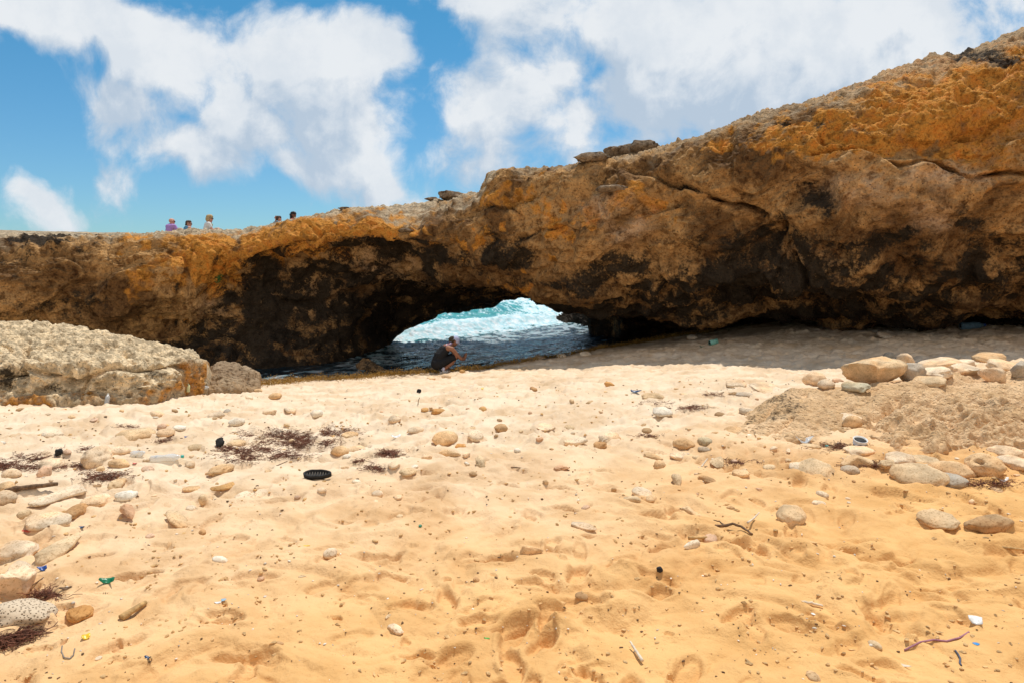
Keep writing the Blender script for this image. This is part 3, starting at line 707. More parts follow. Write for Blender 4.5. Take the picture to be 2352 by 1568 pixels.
def build_light_cam():
    L = Vector((math.cos(math.radians(SUN_EL)) * math.sin(math.radians(SUN_AZ)), math.cos(math.radians(SUN_EL)) * math.cos(math.radians(SUN_AZ)), math.sin(math.radians(SUN_EL))))
    sd = bpy.data.lights.new('sun', 'SUN'); sd.energy = 4.1; sd.angle = math.radians(.53); sd.color = (1, .95, .87)
    so = link(bpy.data.objects.new('sun', sd)); so.rotation_euler = L.to_track_quat('Z', 'Y').to_euler(); so.location = (5, 10, 30)
    cd = bpy.data.cameras.new('camera'); cd.lens = 24; cd.sensor_width = 36; cd.clip_start = .05; cd.clip_end = 20000
    co = link(bpy.data.objects.new('camera', cd)); co.location = EYE; co.rotation_euler = (math.pi / 2 - PITCH, 0, 0); SC.camera = co
    vs = SC.view_settings; vs.view_transform = 'Standard'; vs.look = 'None'; vs.exposure = 0.0; vs.gamma = 1.0; vs.use_curve_mapping = False
    SC.cycles.max_bounces = 8; SC.cycles.diffuse_bounces = 5; SC.cycles.use_denoising = True
# ------------------------------------------------------------------ stones, driftwood, litter
def _ico(sub):
    bm = bmesh.new(); bmesh.ops.create_icosphere(bm, subdivisions=sub, radius=1.0)
    v = np.array([x.co[:] for x in bm.verts]); f = np.array([[q.index for q in p.verts] for p in bm.faces]); bm.free(); return v, f
ICO = {k: _ico(k) for k in (1, 2, 3, 4)}

def ray_first(U, V, objs):
    d = pdir(U, V); d = Vector(d / np.linalg.norm(d)); o = Vector(EYE); best = None
    for ob in objs:
        ok, loc, nrm, _ = ob.ray_cast(o, d)
        if ok and (best is None or (loc - o).length < best[2]): best = (loc, nrm, (loc - o).length)
    return best

def drop(x, y, objs, top=12.0):
    best = None
    for ob in objs:
        ok, loc, nrm, _ = ob.ray_cast(Vector((x, y, top)), Vector((0, 0, -1)))
        if ok and (best is None or loc.z > best[0].z): best = (loc, nrm)
    return best

def stone_shape(kind, a, b, c, seed, big=False):
    v, f = ICO[4 if big else 3]; r = np.random.default_rng(seed); off = r.uniform(0, 50, 3)
    p = v.copy()
    e = {'smooth': 1.0, 'flat': .8, 'angular': .62, 'pitted': .95, 'long': .85, 'holed': .95, 'curved': .9, 'club': .95, 'wedge': .8, 'dome': 1.0}[kind]
    p = np.sign(p) * np.abs(p) ** e
    n = fbm(v * 1.1 + off, 2)[:, None]; n2 = fbm(v * 3.2 + off, 3)[:, None]
    amp = {'angular': .30, 'smooth': .14}.get(kind, .2)
    p = p * (1 + amp * n + .05 * n2)
    if kind == 'angular':
        for k in range(7):
            d = r.normal(size=3); d /= np.linalg.norm(d); h = r.uniform(.55, .85); t = p @ d
            p = p - np.maximum(t - h, 0)[:, None] * d * .92
        p *= 1 + .05 * n2
    if kind == 'pitted': p *= 1 - .10 * (1 - sstep(.1, .5, worley(v * 5 + off)))[:, None]
    if kind == 'dome': p *= 1 - .03 * (1 - sstep(.1, .45, worley(v * 11 + off)))[:, None]
    if kind == 'holed':
        for hd, w, dep in ((Vector((.12, -.62, .72)), .30, .6), (Vector((-.5, -.6, .5)), .2, .15)):
            hd = np.array(hd.normalized()); d = np.arccos(np.clip(v @ hd, -1, 1)); p *= 1 - (dep * (1 - sstep(w * .55, w, d)))[:, None]
        p *= 1 - .05 * (1 - sstep(.1, .5, worley(v * 6 + off)))[:, None]
    if kind == 'wedge': t = (p[:, :1] + 1) / 2; p[:, 1:] *= 1.1 - .75 * t
    if kind == 'club': t = np.abs(p[:, :1]); p[:, 1:] *= .55 + .6 * t ** 2 * (1 + .4 * np.sign(p[:, :1]))
    q = p * np.array([a, b, c])
    if kind == 'curved': q[:, 2] += c * 1.3 * (1 - (q[:, 0] / a) ** 2); q[:, 1] += .35 * b * np.cos(q[:, 0] / a * 1.5)
    if kind == 'long': q[:, 1] += .35 * b * np.sin(q[:, 0] / a * 2 + off[0])
    return q, f

STONE_COL = {'cream': (.76, .60, .42), 'tan': (.68, .49, .29), 'brown': (.50, .32, .165), 'grey': (.50, .43, .34), 'olive': (.55, .48, .33), 'white': (.80, .71, .58), 'pink': (.68, .46, .31), 'black': (.03, .03, .035), 'orange': (.60, .34, .13)}
def stone_mat(key):
    col = STONE_COL[key]; m, t, b, P = new_mat('stone_' + key); g = t.new('ShaderNodeNewGeometry').outputs['Position']
    n = t.noise(g, 7, 5, .6); n2 = t.noise(g, 70, 4, .7); n3 = t.noise(g, 2.1, 2)
    c = t.mix(t.rng(n, .32, .68), tuple(x * .74 for x in col), tuple(min(.9, x * 1.16) for x in col))
    c = t.mix(t.rng(n3, .4, .65), c, t.mix(1.0, c, (1.12, .96, .80), 'MULTIPLY'))
    c = t.mix(t.rng(n2, .52, .62), c, t.mix(1.0, c, (.70, .63, .56), 'MULTIPLY'))
    t.put(b.inputs['Base Color'], c); b.inputs['Roughness'].default_value = .85; b.inputs['Specular IOR Level'].default_value = .2
    t.put(b.inputs['Normal'], t.bump(t.math('ADD', n2, t.math('MULTIPLY', n, .8)), .5, .008)); return m

PLACED = []      # (x, y, radius) of what already lies on the sand
def stone(fx, fy, fw, fh, kind, col, label, yaw=0, sink=None, roll=0, name='beach_stone', group=None, cat='stone'):
    U, V = fx * K, (fy + fh * .22) * K
    hit = ray_first(U, V, GROUNDS)
    if hit is None: return None
    loc, nrm, dist = hit
    a = fw * K / FPX * dist / 2; hh = fh * K / FPX * dist / 2
    dep = math.asin(min(.9, max(.05, (EYE[2] - loc.z) / dist)))
    b = a * (.72 if kind not in ('long', 'club', 'curved', 'wedge') else .42)
    if b * math.sin(dep) > .72 * hh: b = .72 * hh / math.sin(dep)
    c = math.sqrt(max(hh * hh - (b * math.sin(dep)) ** 2, (.45 * hh) ** 2)) / math.cos(dep) * 1.0
    big = fw > 45
    on_ledge = group == S_LEDGE
    if sink is None: sink = .2 if on_ledge else .33
    if on_ledge: c *= 1.2
    v, f = stone_shape(kind, a, b, c, int(fx * 7 + fy), big)
    nz = Vector((0, 0, 1)).lerp(nrm, .5).normalized(); q = nz.to_track_quat('Z', 'Y')
    Mx = q.to_matrix() @ Matrix.Rotation(math.radians(yaw), 3, 'Z') @ Matrix.Rotation(math.radians(roll), 3, 'Y')
    # store shape about the point where the stone meets the ground
    v = v @ np.array(Mx).T; v[:, 2] += c * (1 - 2 * sink)
    o = mesh_np(name, v, f, M['stone_' + col]); o.location = loc
    tag(o, label, cat, group); PLACED.append((loc.x, loc.y, a)); return o

S_LEFT, S_MID, S_RIGHT, S_LEDGE = 'stones strewn over the sand below the huge boulder', 'stones strewn over the middle of the beach', 'stones strewn around the rock ledge', 'stones resting on the rock ledge'
STONES = [
 (S_LEFT, [
 (224,1048,76,40,'holed','cream','rounded pale coral stone with a dark hole in its top',0),
 (273,1063,48,22,'smooth','tan','tan stone tucked against the ledge side of the holed coral stone',10),
 (272,1034,44,18,'smooth','cream','pale round stone just behind the holed coral stone',0),
 (314,996,66,24,'flat','tan','broad flat tan stone beyond the holed coral stone with weed at its tip',5),
 (414,981,32,10,'flat','white','small white flat stone below the bottle leaning on the boulder',0),
 (380,992,34,12,'flat','cream','cream flat stone between the broad flat tan stone and the dark weed',15),
 (372,978,24,13,'smooth','pink','pinkish stone seaward of the cream flat stone',0),
 (543,1018,44,20,'smooth','tan','tan rounded stone beside the black rag in the seaweed',-15),
 (448,1027,34,15,'smooth','tan','brownish egg-shaped stone short of the black rag',15),
 (506,1077,62,24,'pitted','tan','mottled lumpy stone between the holed coral stone and the black sole',-10),
 (437,1064,28,14,'smooth','cream','cream lump just seaward of the mottled lumpy stone',10),
 (340,1076,34,14,'smooth','pink','pink oval stone behind the crumpled clear bottle',0),
 (103,1083,44,26,'long','pink','oblong pinkish stone tilted down in front of the weed line',-35),
 (118,1064,52,20,'flat','cream','cream flat stone behind the oblong pinkish stone',10),
 (27,1087,42,20,'smooth','cream','pale round stone in the weed near the edge of the beach',0),
 (14,1118,36,20,'smooth','tan','tan round stone seaward of the dark driftwood stick',0),
 (273,1107,62,20,'wedge','tan','long low tan stone inland of the holed coral stone',0),
 (14,1141,40,24,'smooth','cream','cream round stone inland of the dark driftwood stick',0),
 (137,1136,104,22,'club','cream','long club-shaped coral branch lying on the sand',8),
 (219,1150,64,24,'flat','cream','flat cream stone inland of the club-shaped coral branch',-8),
 (290,1136,42,20,'pitted','white','whitish stone with a chalky end beyond the curved shell-like stone',10),
 (468,1148,19,28,'smooth','tan','small egg-shaped stone standing nearly upright in the sand',90),
 (176,1173,64,22,'long','brown','brown sausage-shaped stone with a thin stick at its end',10),
 (294,1180,48,18,'curved','pink','curved arched shell-like fragment propped over its shadow',-12),
 (56,1180,28,18,'smooth','tan','tan pebble beside the thin stick of the brown stone',0),
 (113,1197,72,28,'pitted','cream','pale dimpled stone in front of the brown sausage-shaped stone',15),
 (86,1190,40,12,'flat','cream','thin cream slab leaning behind the pale dimpled stone',15),
 (408,1189,92,18,'flat','tan','long flat stone almost drowned in smooth sand',4),
 (140,1255,112,30,'wedge','tan','long tapered stone pointing away from the blue clip',14),
 (34,1266,72,30,'flat','cream','broad pale flat stone seaward of the blue clip',5),
 (588,1135,76,16,'flat','cream','wide flat cream stone just inland of the black sole',0),
 (513,1115,52,10,'long','orange','narrow orange-brown stone between the black sole and the curved fragment',0),
 (440,1120,36,9,'flat','tan','thin tan flake casting a dark shadow',8),
 (632,908,30,15,'smooth','tan','tan stone on the bright sand below the yellow weed line',15),
 (593,896,20,10,'smooth','tan','smaller tan stone uphill of the clear bottle by the brown rock',10),
 (572,912,22,10,'flat','white','white flat stone below the brown rock',0),
 (497,952,32,14,'smooth','cream','cream stone with a smaller stone on its far side',10),
 (521,943,20,10,'smooth','grey','grey-tan stone just beyond a cream stone of the bright sand',0),
 (667,939,36,12,'smooth','cream','cream loaf-shaped stone between weed line and dark seaweed',0),
 (31,1342,72,62,'angular','cream','large angular cream rock with a pointed top near the coral head',0),
 (67,1420,20,15,'angular','brown','brown chip leaning on the honeycomb coral head',30),
 (184,1406,56,22,'pitted','orange','eroded orange-brown coral chunk inland of the green clip',5),
 (759,1268,34,18,'smooth','cream','cream pebble alone in smooth sand inland of the black sole',10),
 (465,1221,20,12,'pitted','brown','little brown pitted pebble in the open footprints',0),
 ]),
 (S_MID, [
 (1023,1004,66,33,'smooth','tan','biggest tan dome-shaped stone of the mid beach',0),
 (1058,1023,24,11,'flat','orange','orange flake at the ledge side foot of the dome-shaped stone',-8),
 (1034,1040,50,20,'wedge','tan','broken-ended tan stone just inland of the dome-shaped stone',-8),
 (1105,1061,52,27,'long','tan','oblong rounded stone tilted inland of the dome-shaped stone',-28),
 (1151,981,34,18,'pitted','brown','round pitted brown stone like a nut',0),
 (1006,942,34,17,'angular','orange','orange-brown stone with a small red stone at its side',-10),
 (990,938,9,12,'angular','brown','small upright reddish chip beside the orange-brown stone',0),
 (976,939,20,8,'flat','orange','flat rust stone on the boulder side of the reddish chip',0),
 (1109,938,24,13,'smooth','orange','yellow-orange rounded stone between the dome and the waterline',0),
 (1083,982,28,8,'flat','tan','narrow tan stone on the boulder side of the pitted brown stone',0),
 (1092,998,40,14,'flat','cream','low cream stone just inland of the pitted brown stone',10),
 (1252,978,54,12,'flat','cream','long cream stone beyond the cluster of pale buried slabs',5),
 (1321,1011,62,15,'long','cream','long pale slab beside the brown-fronted stone',0),
 (1400,1003,60,28,'smooth','cream','large pale stone half buried behind the brown-fronted stone',5),
 (1376,1019,36,16,'angular','brown','brown-fronted stone with a dry stalk against it',0),
 (1486,988,32,16,'smooth','brown','brown oval stone perched on its shadow',-8),
 (1570,1017,48,25,'smooth','tan','tan humped stone short of the ledge with a dark hollow end',15),
 (1618,1011,44,20,'smooth','olive','olive-grey stone, upper of two at the foot of the ledge slope',0),
 (1617,1030,30,13,'smooth','grey','grey stone, lower of two at the foot of the ledge slope',0),
 (1500,909,52,17,'pitted','tan','tan pitted slab near the grey-green curved scrap',0),
 (1521,944,44,13,'flat','white','white flat stone with a rusty underside',0),
 (1398,880,26,12,'angular','orange','orange-tan stone close to the edge of the cliff shadow',0),
 (1188,1033,18,12,'smooth','white','small white pebble ledgeward of the oblong rounded stone',0),
 (1288,1072,46,17,'angular','pink','pinkish broken stone with a sandy hollow',0),
 (1515,1066,36,25,'smooth','tan','round tan stone standing out of the sand inland of the tan humped stone',0),
 (1500,1046,54,13,'wedge','tan','long tan stone just seaward of the round tan stone',0),
 (1560,1043,50,13,'flat','cream','cream slab lying flat between the round tan stone and the two greyish ones',0),
 (1556,1107,50,19,'curved','tan','split shell-like stone with a dark gap beneath',-8),
 (1475,1129,62,23,'smooth','cream','smooth long cream stone alone on the rippled sand',0),
 (1253,1105,14,12,'smooth','tan','little tan pebble with a sharp shadow',0),
 (1410,1122,12,10,'smooth','brown','little brown pebble seaward of the smooth long cream stone',0),
 (867,1132,26,13,'smooth','cream','cream pebble inland of the black sole toward the ledge',0),
 (1222,1262,50,26,'wedge','tan','tan drop-shaped stone among the deep footprints',-32),
 (907,960,38,17,'smooth','cream','pale round stone between the dark seaweed and the water',0),
 (781,1034,44,26,'smooth','tan','tan round stone at the ledgeward end of the dark seaweed patch',0),
 (803,997,38,13,'flat','tan','flat tan stone lying on the dark seaweed',15),
 (820,1030,38,13,'flat','cream','cream flat stone just ledgeward of the tan round stone by the seaweed',0),
 (797,1047,24,11,'smooth','white','pale stone inland of the tan round stone by the seaweed',0),
 (937,1081,42,15,'smooth','tan','low tan stone between the black sole and the oblong stone',0),
 (905,1065,34,12,'flat','cream','low cream stone just seaward of a low tan one',0),
 (962,896,12,11,'angular','black','black angular stone on the bright upper sand',0),
 (955,985,36,13,'smooth','cream','cream stone boulder side of the dome-shaped stone',0),
 (1625,1102,52,16,'long','brown','smooth brown lozenge stone inland of the ledge tip',-5),
 (1590,1175,62,20,'club','tan','knobbly twisted coral finger near the forked driftwood',8),
 (1588,1250,42,24,'wedge','white','whitish stump-like stone with its end broken',-35),
 (1649,1060,54,21,'angular','tan','tan block-like stone with a pale stick on it',0),
 (1701,1084,40,13,'flat','tan','tan flat stone inland of the ledge tip',0),
 (907,1442,48,14,'long','cream','slender cream stone lying aslant in the near sand',28),
 (1095,1328,18,14,'angular','brown','brown stone by a crumbled sand ridge',0),
 (1515,1306,14,16,'pitted','black','black pebble in a dug-out hollow',0),
 (1340,1205,60,12,'flat','cream','sunken cream slab short of the drop-shaped stone',8),
 ]),
 (S_RIGHT, [
 (1816,1183,78,44,'smooth','tan','largest smooth brownish stone alone in the near sand by the ledge',5),
 (2273,1200,92,28,'long','brown','long brown stone with a notch near the end of the beach',-10),
 (2108,1091,102,36,'smooth','tan','large smooth tan stone, first of the row along the ledge foot',-8),
 (2187,1077,76,30,'smooth','tan','rounded tan stone resting on the largest stone of the ledge foot',-5),
 (2185,1102,58,24,'pitted','grey','grey speckled stone below the ledge foot row',5),
 (2263,1069,74,42,'holed','tan','tan stone with a dark hole through its side',0),
 (1966,1056,74,28,'angular','tan','blocky tan stone beneath a pale flat one at the ledge foot',-5),
 (1972,1034,60,20,'flat','cream','pale flat stone lying on the blocky tan stone',-12),
 (2066,1052,72,28,'smooth','cream','cream stone with a scooped side at the ledge foot',0),
 (2051,1064,60,22,'wedge','tan','tan stone with a pointed end in front of the scooped cream stone',0),
 (2310,1036,62,24,'smooth','cream','cream stone pointing up at the far end of the ledge foot',15),
 (2328,1060,66,20,'flat','cream','flat cream stone at the far end of the ledge foot',0),
 (1953,1078,36,20,'pitted','grey','greyish pitted pebble below the blocky tan stone',0),
 (1861,1023,42,14,'smooth','tan','tan stone beside torn clear plastic at the ledge foot',0),
 (1870,1077,78,20,'flat','tan','wide tan slab flush with the sand inland of the ledge',-8),
 (1835,1070,40,10,'flat','cream','cream edge of a buried slab by the wide tan slab',0),
 (1768,1072,30,12,'smooth','tan','tan pebble boulder side of the wide tan slab',0),
 (2120,1056,60,18,'flat','tan','tan slab behind the large smooth tan stone of the ledge foot',0),
 (2150,1190,70,20,'flat','tan','sand-coloured buried slab near the long brown notched stone',-5),
 (1715,941,50,15,'long','cream','cream finger-shaped stone lying at the dark tip of the ledge',8),
 (1684,986,44,12,'flat','tan','tan flat stone inland of the dark tip of the ledge',0),
 (1710,905,40,11,'flat','grey','grey slab seaward of the dark tip of the ledge',0),
 (1760,890,70,13,'flat','cream','long cream slab seaward of the ledge',0),
 (1690,880,44,10,'flat','cream','cream slab on the sunlit edge of the cliff shadow',0),
 (2041,818,24,22,'smooth','grey','grey rounded stone standing in the shade behind the ledge',0),
 (1590,774,24,12,'smooth','white','white round stone on the shaded beach crest under the arch',0),
 (2034,770,40,10,'flat','grey','long grey stone in the shade at the cliff foot',0),
 (1345,812,30,12,'smooth','white','pale stone on the shaded crest above the weed',0),
 (1290,816,22,11,'smooth','white','whitish stone next along the shaded crest toward the woman',0),
 (1240,820,30,13,'angular','cream','shaded cream rock on the crest nearer the woman',0),
 (1062,852,16,11,'smooth','orange','yellowish stone lit beside the crouching woman',0),
 (1025,862,24,13,'smooth','cream','pale stone at the heels of the crouching woman',0),
 (990,868,22,9,'flat','cream','flat pale stone between the woman and the yellow weed',0),
 ]),
 (S_LEDGE, [
 (2006,860,118,50,'angular','tan','biggest rough tan rock on the ledge with a hollowed face',0),
 (2078,832,40,24,'long','cream','cream block leaning up behind the biggest ledge rock',18),
 (2095,862,50,35,'pitted','grey','grey-brown rounded stone cracked like a shell',0),
 (1965,889,78,14,'long','olive','thin olive-tan stone lying before the biggest ledge rock',-3),
 (2149,858,60,17,'flat','white','whitish bar-shaped stone beyond the cracked stone',0),
 (2160,842,92,22,'flat','cream','widest flat cream slab along the ledge top',0),
 (2133,876,56,13,'flat','tan','tan flat stone in front of the whitish bar-shaped stone',5),
 (2225,852,62,20,'angular','cream','cream slab with a broken edge toward the end of the ledge',0),
 (2275,868,56,34,'wedge','cream','cream wedge-shaped stone standing on its narrow end',150),
 (2271,824,52,14,'flat','tan','tan stone, highest along the far rim of the ledge',0),
 (2338,856,40,30,'angular','grey','grey rough stone at the very end of the ledge row',0),
 (2210,836,56,13,'flat','white','white slab in the far row of the ledge',0),
 (2300,842,60,16,'flat','cream','pale slab near the grey rough stone of the ledge',0),
 (1872,877,46,28,'smooth','cream','upper cream stone of the pair on the ledge near its dark tip',-10),
 (1897,886,36,20,'smooth','cream','lower curved stone of the pair on the ledge near its dark tip',12),
 (1957,973,38,24,'smooth','tan','tan egg-shaped stone halfway down the ledge slope',15),
 (1952,961,46,10,'flat','cream','flat cream stone just above the egg-shaped stone of the ledge slope',-6),
 ])]

LANDMARKS = [('the black sole', 730, 1095), ('the holed coral stone', 224, 1060), ('the green clip', 249, 1340), ('the dome-shaped stone', 1023, 1018), ('the dark seaweed patch', 660, 1015), ('the huge boulder', 320, 918),
  ('the crouching woman', 1018, 860), ('the drop-shaped stone', 1222, 1272), ('the forked driftwood', 1680, 1220), ('the largest near stone', 1816, 1200), ('the ledge tip', 1720, 970), ('the coral head', 44, 1420),
  ('the brown-fronted stone', 1376, 1022), ('the smooth long cream stone', 1475, 1138), ('the open tin', 1975, 1020), ('the notched brown stone', 2273, 1208), ('the brown knee-high rock', 520, 895), ('the blue disc', 2242, 1477)]

def build_stones():
    for k in STONE_COL: M['stone_' + k] = stone_mat(k)
    for group, items in STONES:
        for it in items:
            fx, fy, fw, fh, kind, col, label = it[:7]
            stone(fx, fy, fw, fh, kind, col, label, it[7] if len(it) > 7 else 0, group=group)
    # the honeycomb coral head
    o = stone(44, 1398, 120, 52, 'dome', 'cream', 'domed honeycomb coral head dotted with little pits, half buried', 0, .45, name='coral_head', cat='coral')
    m, t, b, P = new_mat('honeycomb_coral'); v = t.voro(P, 90); 
    t.put(b.inputs['Base Color'], t.mix(t.rng(v, .22, .40), (.20, .13, .07), (.62, .48, .33))); b.inputs['Roughness'].default_value = .9
    t.put(b.inputs['Normal'], t.bump(t.rng(v, .1, .45), .8, .006)); o.data.materials[0] = m

def build_pebbles():
    r = np.random.default_rng(5); used = set(); marks = []
    for nm, fx, fy in LANDMARKS:
        h = ray_first(fx * K, fy * K, GROUNDS); marks.append((nm, h[0].x, h[0].y))
    DIST = ['touching', 'a hand away', 'half a step', 'one step', 'two steps', 'three steps', 'four steps', 'five steps', 'six steps', 'seven steps']
    DIRS = ['ledgeward of', 'seaward and ledgeward of', 'seaward of', 'seaward and boulderward of', 'boulderward of', 'inland and boulderward of', 'inland of', 'inland and ledgeward of']
    n = 0
    for k in range(2600):
        if n >= 130: break
        if k % 20 < 18: fx, fy = r.uniform(-20, 2380), 868 + 300 * r.random() ** 1.35
        else: fx, fy = r.uniform(-20, 2380), r.uniform(1100, 1560)
        if fx < 420 and fy < 935: continue
        if 580 > fx and fy < 905: continue
        if fy < 905 - .03 * (fx - 600): continue
        h = ray_first(fx * K, fy * K, [SAND])
        if h is None: continue
        loc, nrm, dist = h; hl = ray_first(fx * K, fy * K, GROUNDS)
        if hl[2] < dist - .02: continue
        w = r.choice([10, 13, 16, 20, 26, 34], p=[.2, .25, .22, .16, .11, .06]) * (dist / 7.0) ** -.35 * r.uniform(.85, 1.15)
        rad = w * K / FPX * dist / 2
        if any((loc.x - x) ** 2 + (loc.y - y) ** 2 < (rad + q) ** 2 * 1.1 for x, y, q in PLACED): continue
        col = str(r.choice(['cream', 'cream', 'tan', 'tan', 'brown', 'white', 'pink'])); kind = str(r.choice(['smooth', 'flat', 'flat', 'angular', 'long', 'smooth']))
        d, nm, mx, my = min((math.hypot(loc.x - x, loc.y - y), nm, x, y) for nm, x, y in marks)
        step = DIST[min(9, 0 if d < .15 else 1 if d < .3 else 2 if d < .6 else 2 + int(round(d / .75)))]
        dr = DIRS[int(round(math.atan2(loc.y - my, loc.x - mx) / (math.pi / 4))) % 8]
        shp = {'smooth': 'round', 'flat': 'flat', 'angular': 'chipped', 'long': 'slim'}[kind]; siz = 'small' if w < 15 else 'larger' if w > 24 else 'middling'
        lab = f'{siz} {shp} {col} pebble {step} {dr} {nm}'
        if lab in used: continue
        used.add(lab)
        o = stone(fx, fy, w, w * r.uniform(.32, .6), kind, col, lab, r.uniform(-40, 40), .42, name='pebble', group='pebbles scattered over the beach', cat='pebble')
        n += 1

# ---- loose bits made of little tubes
def tube_np(path, rad, sides=5):
    path = np.asarray(path, float); n = len(path); rad = np.broadcast_to(np.asarray(rad, float), (n,))
    T = np.gradient(path, axis=0); T /= np.linalg.norm(T, axis=1)[:, None] + 1e-9
    ref = np.where(np.abs(T[:, 2:3]) > .9, np.array([[1., 0, 0]]), np.array([[0, 0, 1.]]))
    A = np.cross(T, ref); A /= np.linalg.norm(A, axis=1)[:, None] + 1e-9; B = np.cross(T, A)
    an = np.arange(sides) * 2 * math.pi / sides
    ring = path[:, None] + rad[:, None, None] * (A[:, None] * np.cos(an)[None, :, None] + B[:, None] * np.sin(an)[None, :, None])
    v = ring.reshape(-1, 3); q = []
    for i in range(n - 1):
        for j in range(sides):
            a = i * sides + j; b = i * sides + (j + 1) % sides; q.append((a, b, b + sides, a + sides))
    c0 = len(v); v = np.vstack([v, path[:1], path[-1:]])
    for j in range(sides):
        q.append((c0, (j + 1) % sides, j, c0)); e = (n - 1) * sides; q.append((c0 + 1, e + j, e + (j + 1) % sides, c0 + 1))
    return v, q

def mesh_list(name, parts, mat, parent=None, loc=None):
    V = []; Fq = []; n = 0
    for v, q in parts:
        V.append(np.asarray(v, float)); Fq += [tuple(dict.fromkeys(int(i) + n for i in f)) for f in q]; n += len(v)
    me = bpy.data.meshes.new(name); me.from_pydata([tuple(x) for x in np.vstack(V)], [], Fq); me.polygons.foreach_set('use_smooth', np.ones(len(me.polygons), bool)); me.update()
    me.materials.append(mat); o = bpy.data.objects.new(name, me)
    if loc is not None: o.location = loc
    return link(o, parent)

def weed_patch(name, label, spots, mat, seed, L=(.03, .11), rad=.0014):
    r = np.random.default_rng(seed); parts = []
    for fx, fy, rx, ry, cnt in spots:
        got = 0; tries = 0
        cnt = int(cnt * 1.6)
        while got < cnt and tries < cnt * 4:
            tries += 1
            px, py = fx + rx * r.normal() * .5, fy + ry * r.normal() * .5
            if mnoise(Vector((px * .035, py * .09, seed))) < -.12: continue
            h = ray_first(px * K, py * K, [SAND])
            if h is None: continue
            p0 = np.array(h[0]); a = r.uniform(0, 6.3); n = 5; ln = r.uniform(*L); p = [p0 + [0, 0, .003]]
            for k in range(n):
                a += r.normal(0, .7); p.append(p[-1] + ln / n * np.array([math.cos(a), math.sin(a), r.normal(0, .35)])); p[-1][2] = max(p[-1][2], p0[2] - .002)
            parts.append(tube_np(p, rad * r.uniform(.6, 1.7), 3)); got += 1
    o = mesh_list(name, parts, mat); return tag(o, label, 'seaweed', kind='stuff')

def build_seaweed():
    dk = simple_mat('dry_weed', (.17, .065, .036), .8, .5, 30); gold = simple_mat('golden_weed', (.30, .165, .03), .75, .5, 9)
    spots = [(640,1000,90,16,420),(700,1015,90,16,460),(600,1035,70,14,260),(560,1050,60,12,140),(760,990,60,12,200),(650,1045,60,8,140),(520,1030,20,10,80)]
    weed_patch('dried_seaweed', 'dark red-brown dried seaweed spread in the middle sand', spots, dk, 2)
    weed_patch('dried_seaweed', 'dark dried seaweed shreds along the sand below the boulder', [(30,1070,60,12,260),(80,1050,50,10,90),(240,1095,60,14,220),(150,1070,60,10,120),(200,1030,60,6,50),(285,980,30,4,40),(370,1010,20,5,40)], dk, 3)
    weed_patch('dried_seaweed', 'small reddish seaweed clump ledgeward of the black sole', [(895,1040,34,9,200),(860,1075,26,8,70),(830,1060,20,6,40)], dk, 4)
    weed_patch('dried_seaweed', 'reddish seaweed scraps seaward of the ledge tip', [(1580,935,44,7,170),(1640,905,30,6,70),(1500,925,40,6,40),(1490,1000,30,5,30)], dk, 5)
    weed_patch('dried_seaweed', 'seaweed and shell litter along the ledge foot', [(1925,1025,60,8,150),(2000,1065,60,8,120),(2280,1110,60,8,120),(1700,1060,60,6,60)], dk, 6)
    weed_patch('dried_seaweed', 'brown weed shreds beside the coral head', [(110,1365,45,10,120),(20,1470,40,14,160),(60,1450,30,8,60)], dk, 7)
    # golden sargassum bank along the waterline
    line = np.array([(575,884),(640,879),(700,873),(770,868),(830,866),(890,859),(945,853),(1000,850),(1060,841),(1120,833),(1180,823),(1240,813),(1300,806),(1370,794),(1440,782),(1510,770),(1580,757),(1650,742)], float)
    wid = np.array([5,6,6,7,8,10,10,10,12,11,9,8,7,7,6,6,5,4], float); r = np.random.default_rng(8); V = []; Q = []
    for k in range(22000):
        t = r.uniform(0, len(line) - 1.001); i = int(t); fpt = line[i] + (line[i + 1] - line[i]) * (t - i); w = wid[i]
        px = fpt[0] + r.normal() * 6; py = fpt[1] + r.normal() * w * .33
        for tr in range(14):
            h = ray_first(px * K, py * K, [SAND])
            if h is not None and h[0].z > WATER + .03: break
            py += 1.6
        if h is None: continue
        lump = .5 + .5 * mnoise(Vector((px * .06, 0, 3.3)))
        p = np.array(h[0]) + [r.normal() * .05, r.normal() * .12, abs(r.normal()) * .05 * (.4 + lump) + .008]
        a, s = r.normal(size=3), r.uniform(.010, .026); a /= np.linalg.norm(a); b = np.cross(a, r.normal(size=3)); b /= np.linalg.norm(b) + 1e-9
        n = len(V); V += [p - a * s, p + b * s * .4, p + a * s, p - b * s * .4]; Q.append((n, n + 1, n + 2, n + 3))
    o = mesh_np('sargassum', np.array(V), np.array(Q), gold, smooth=False); tag(o, 'golden brown sargassum weed heaped along the waterline', 'seaweed', kind='stuff')

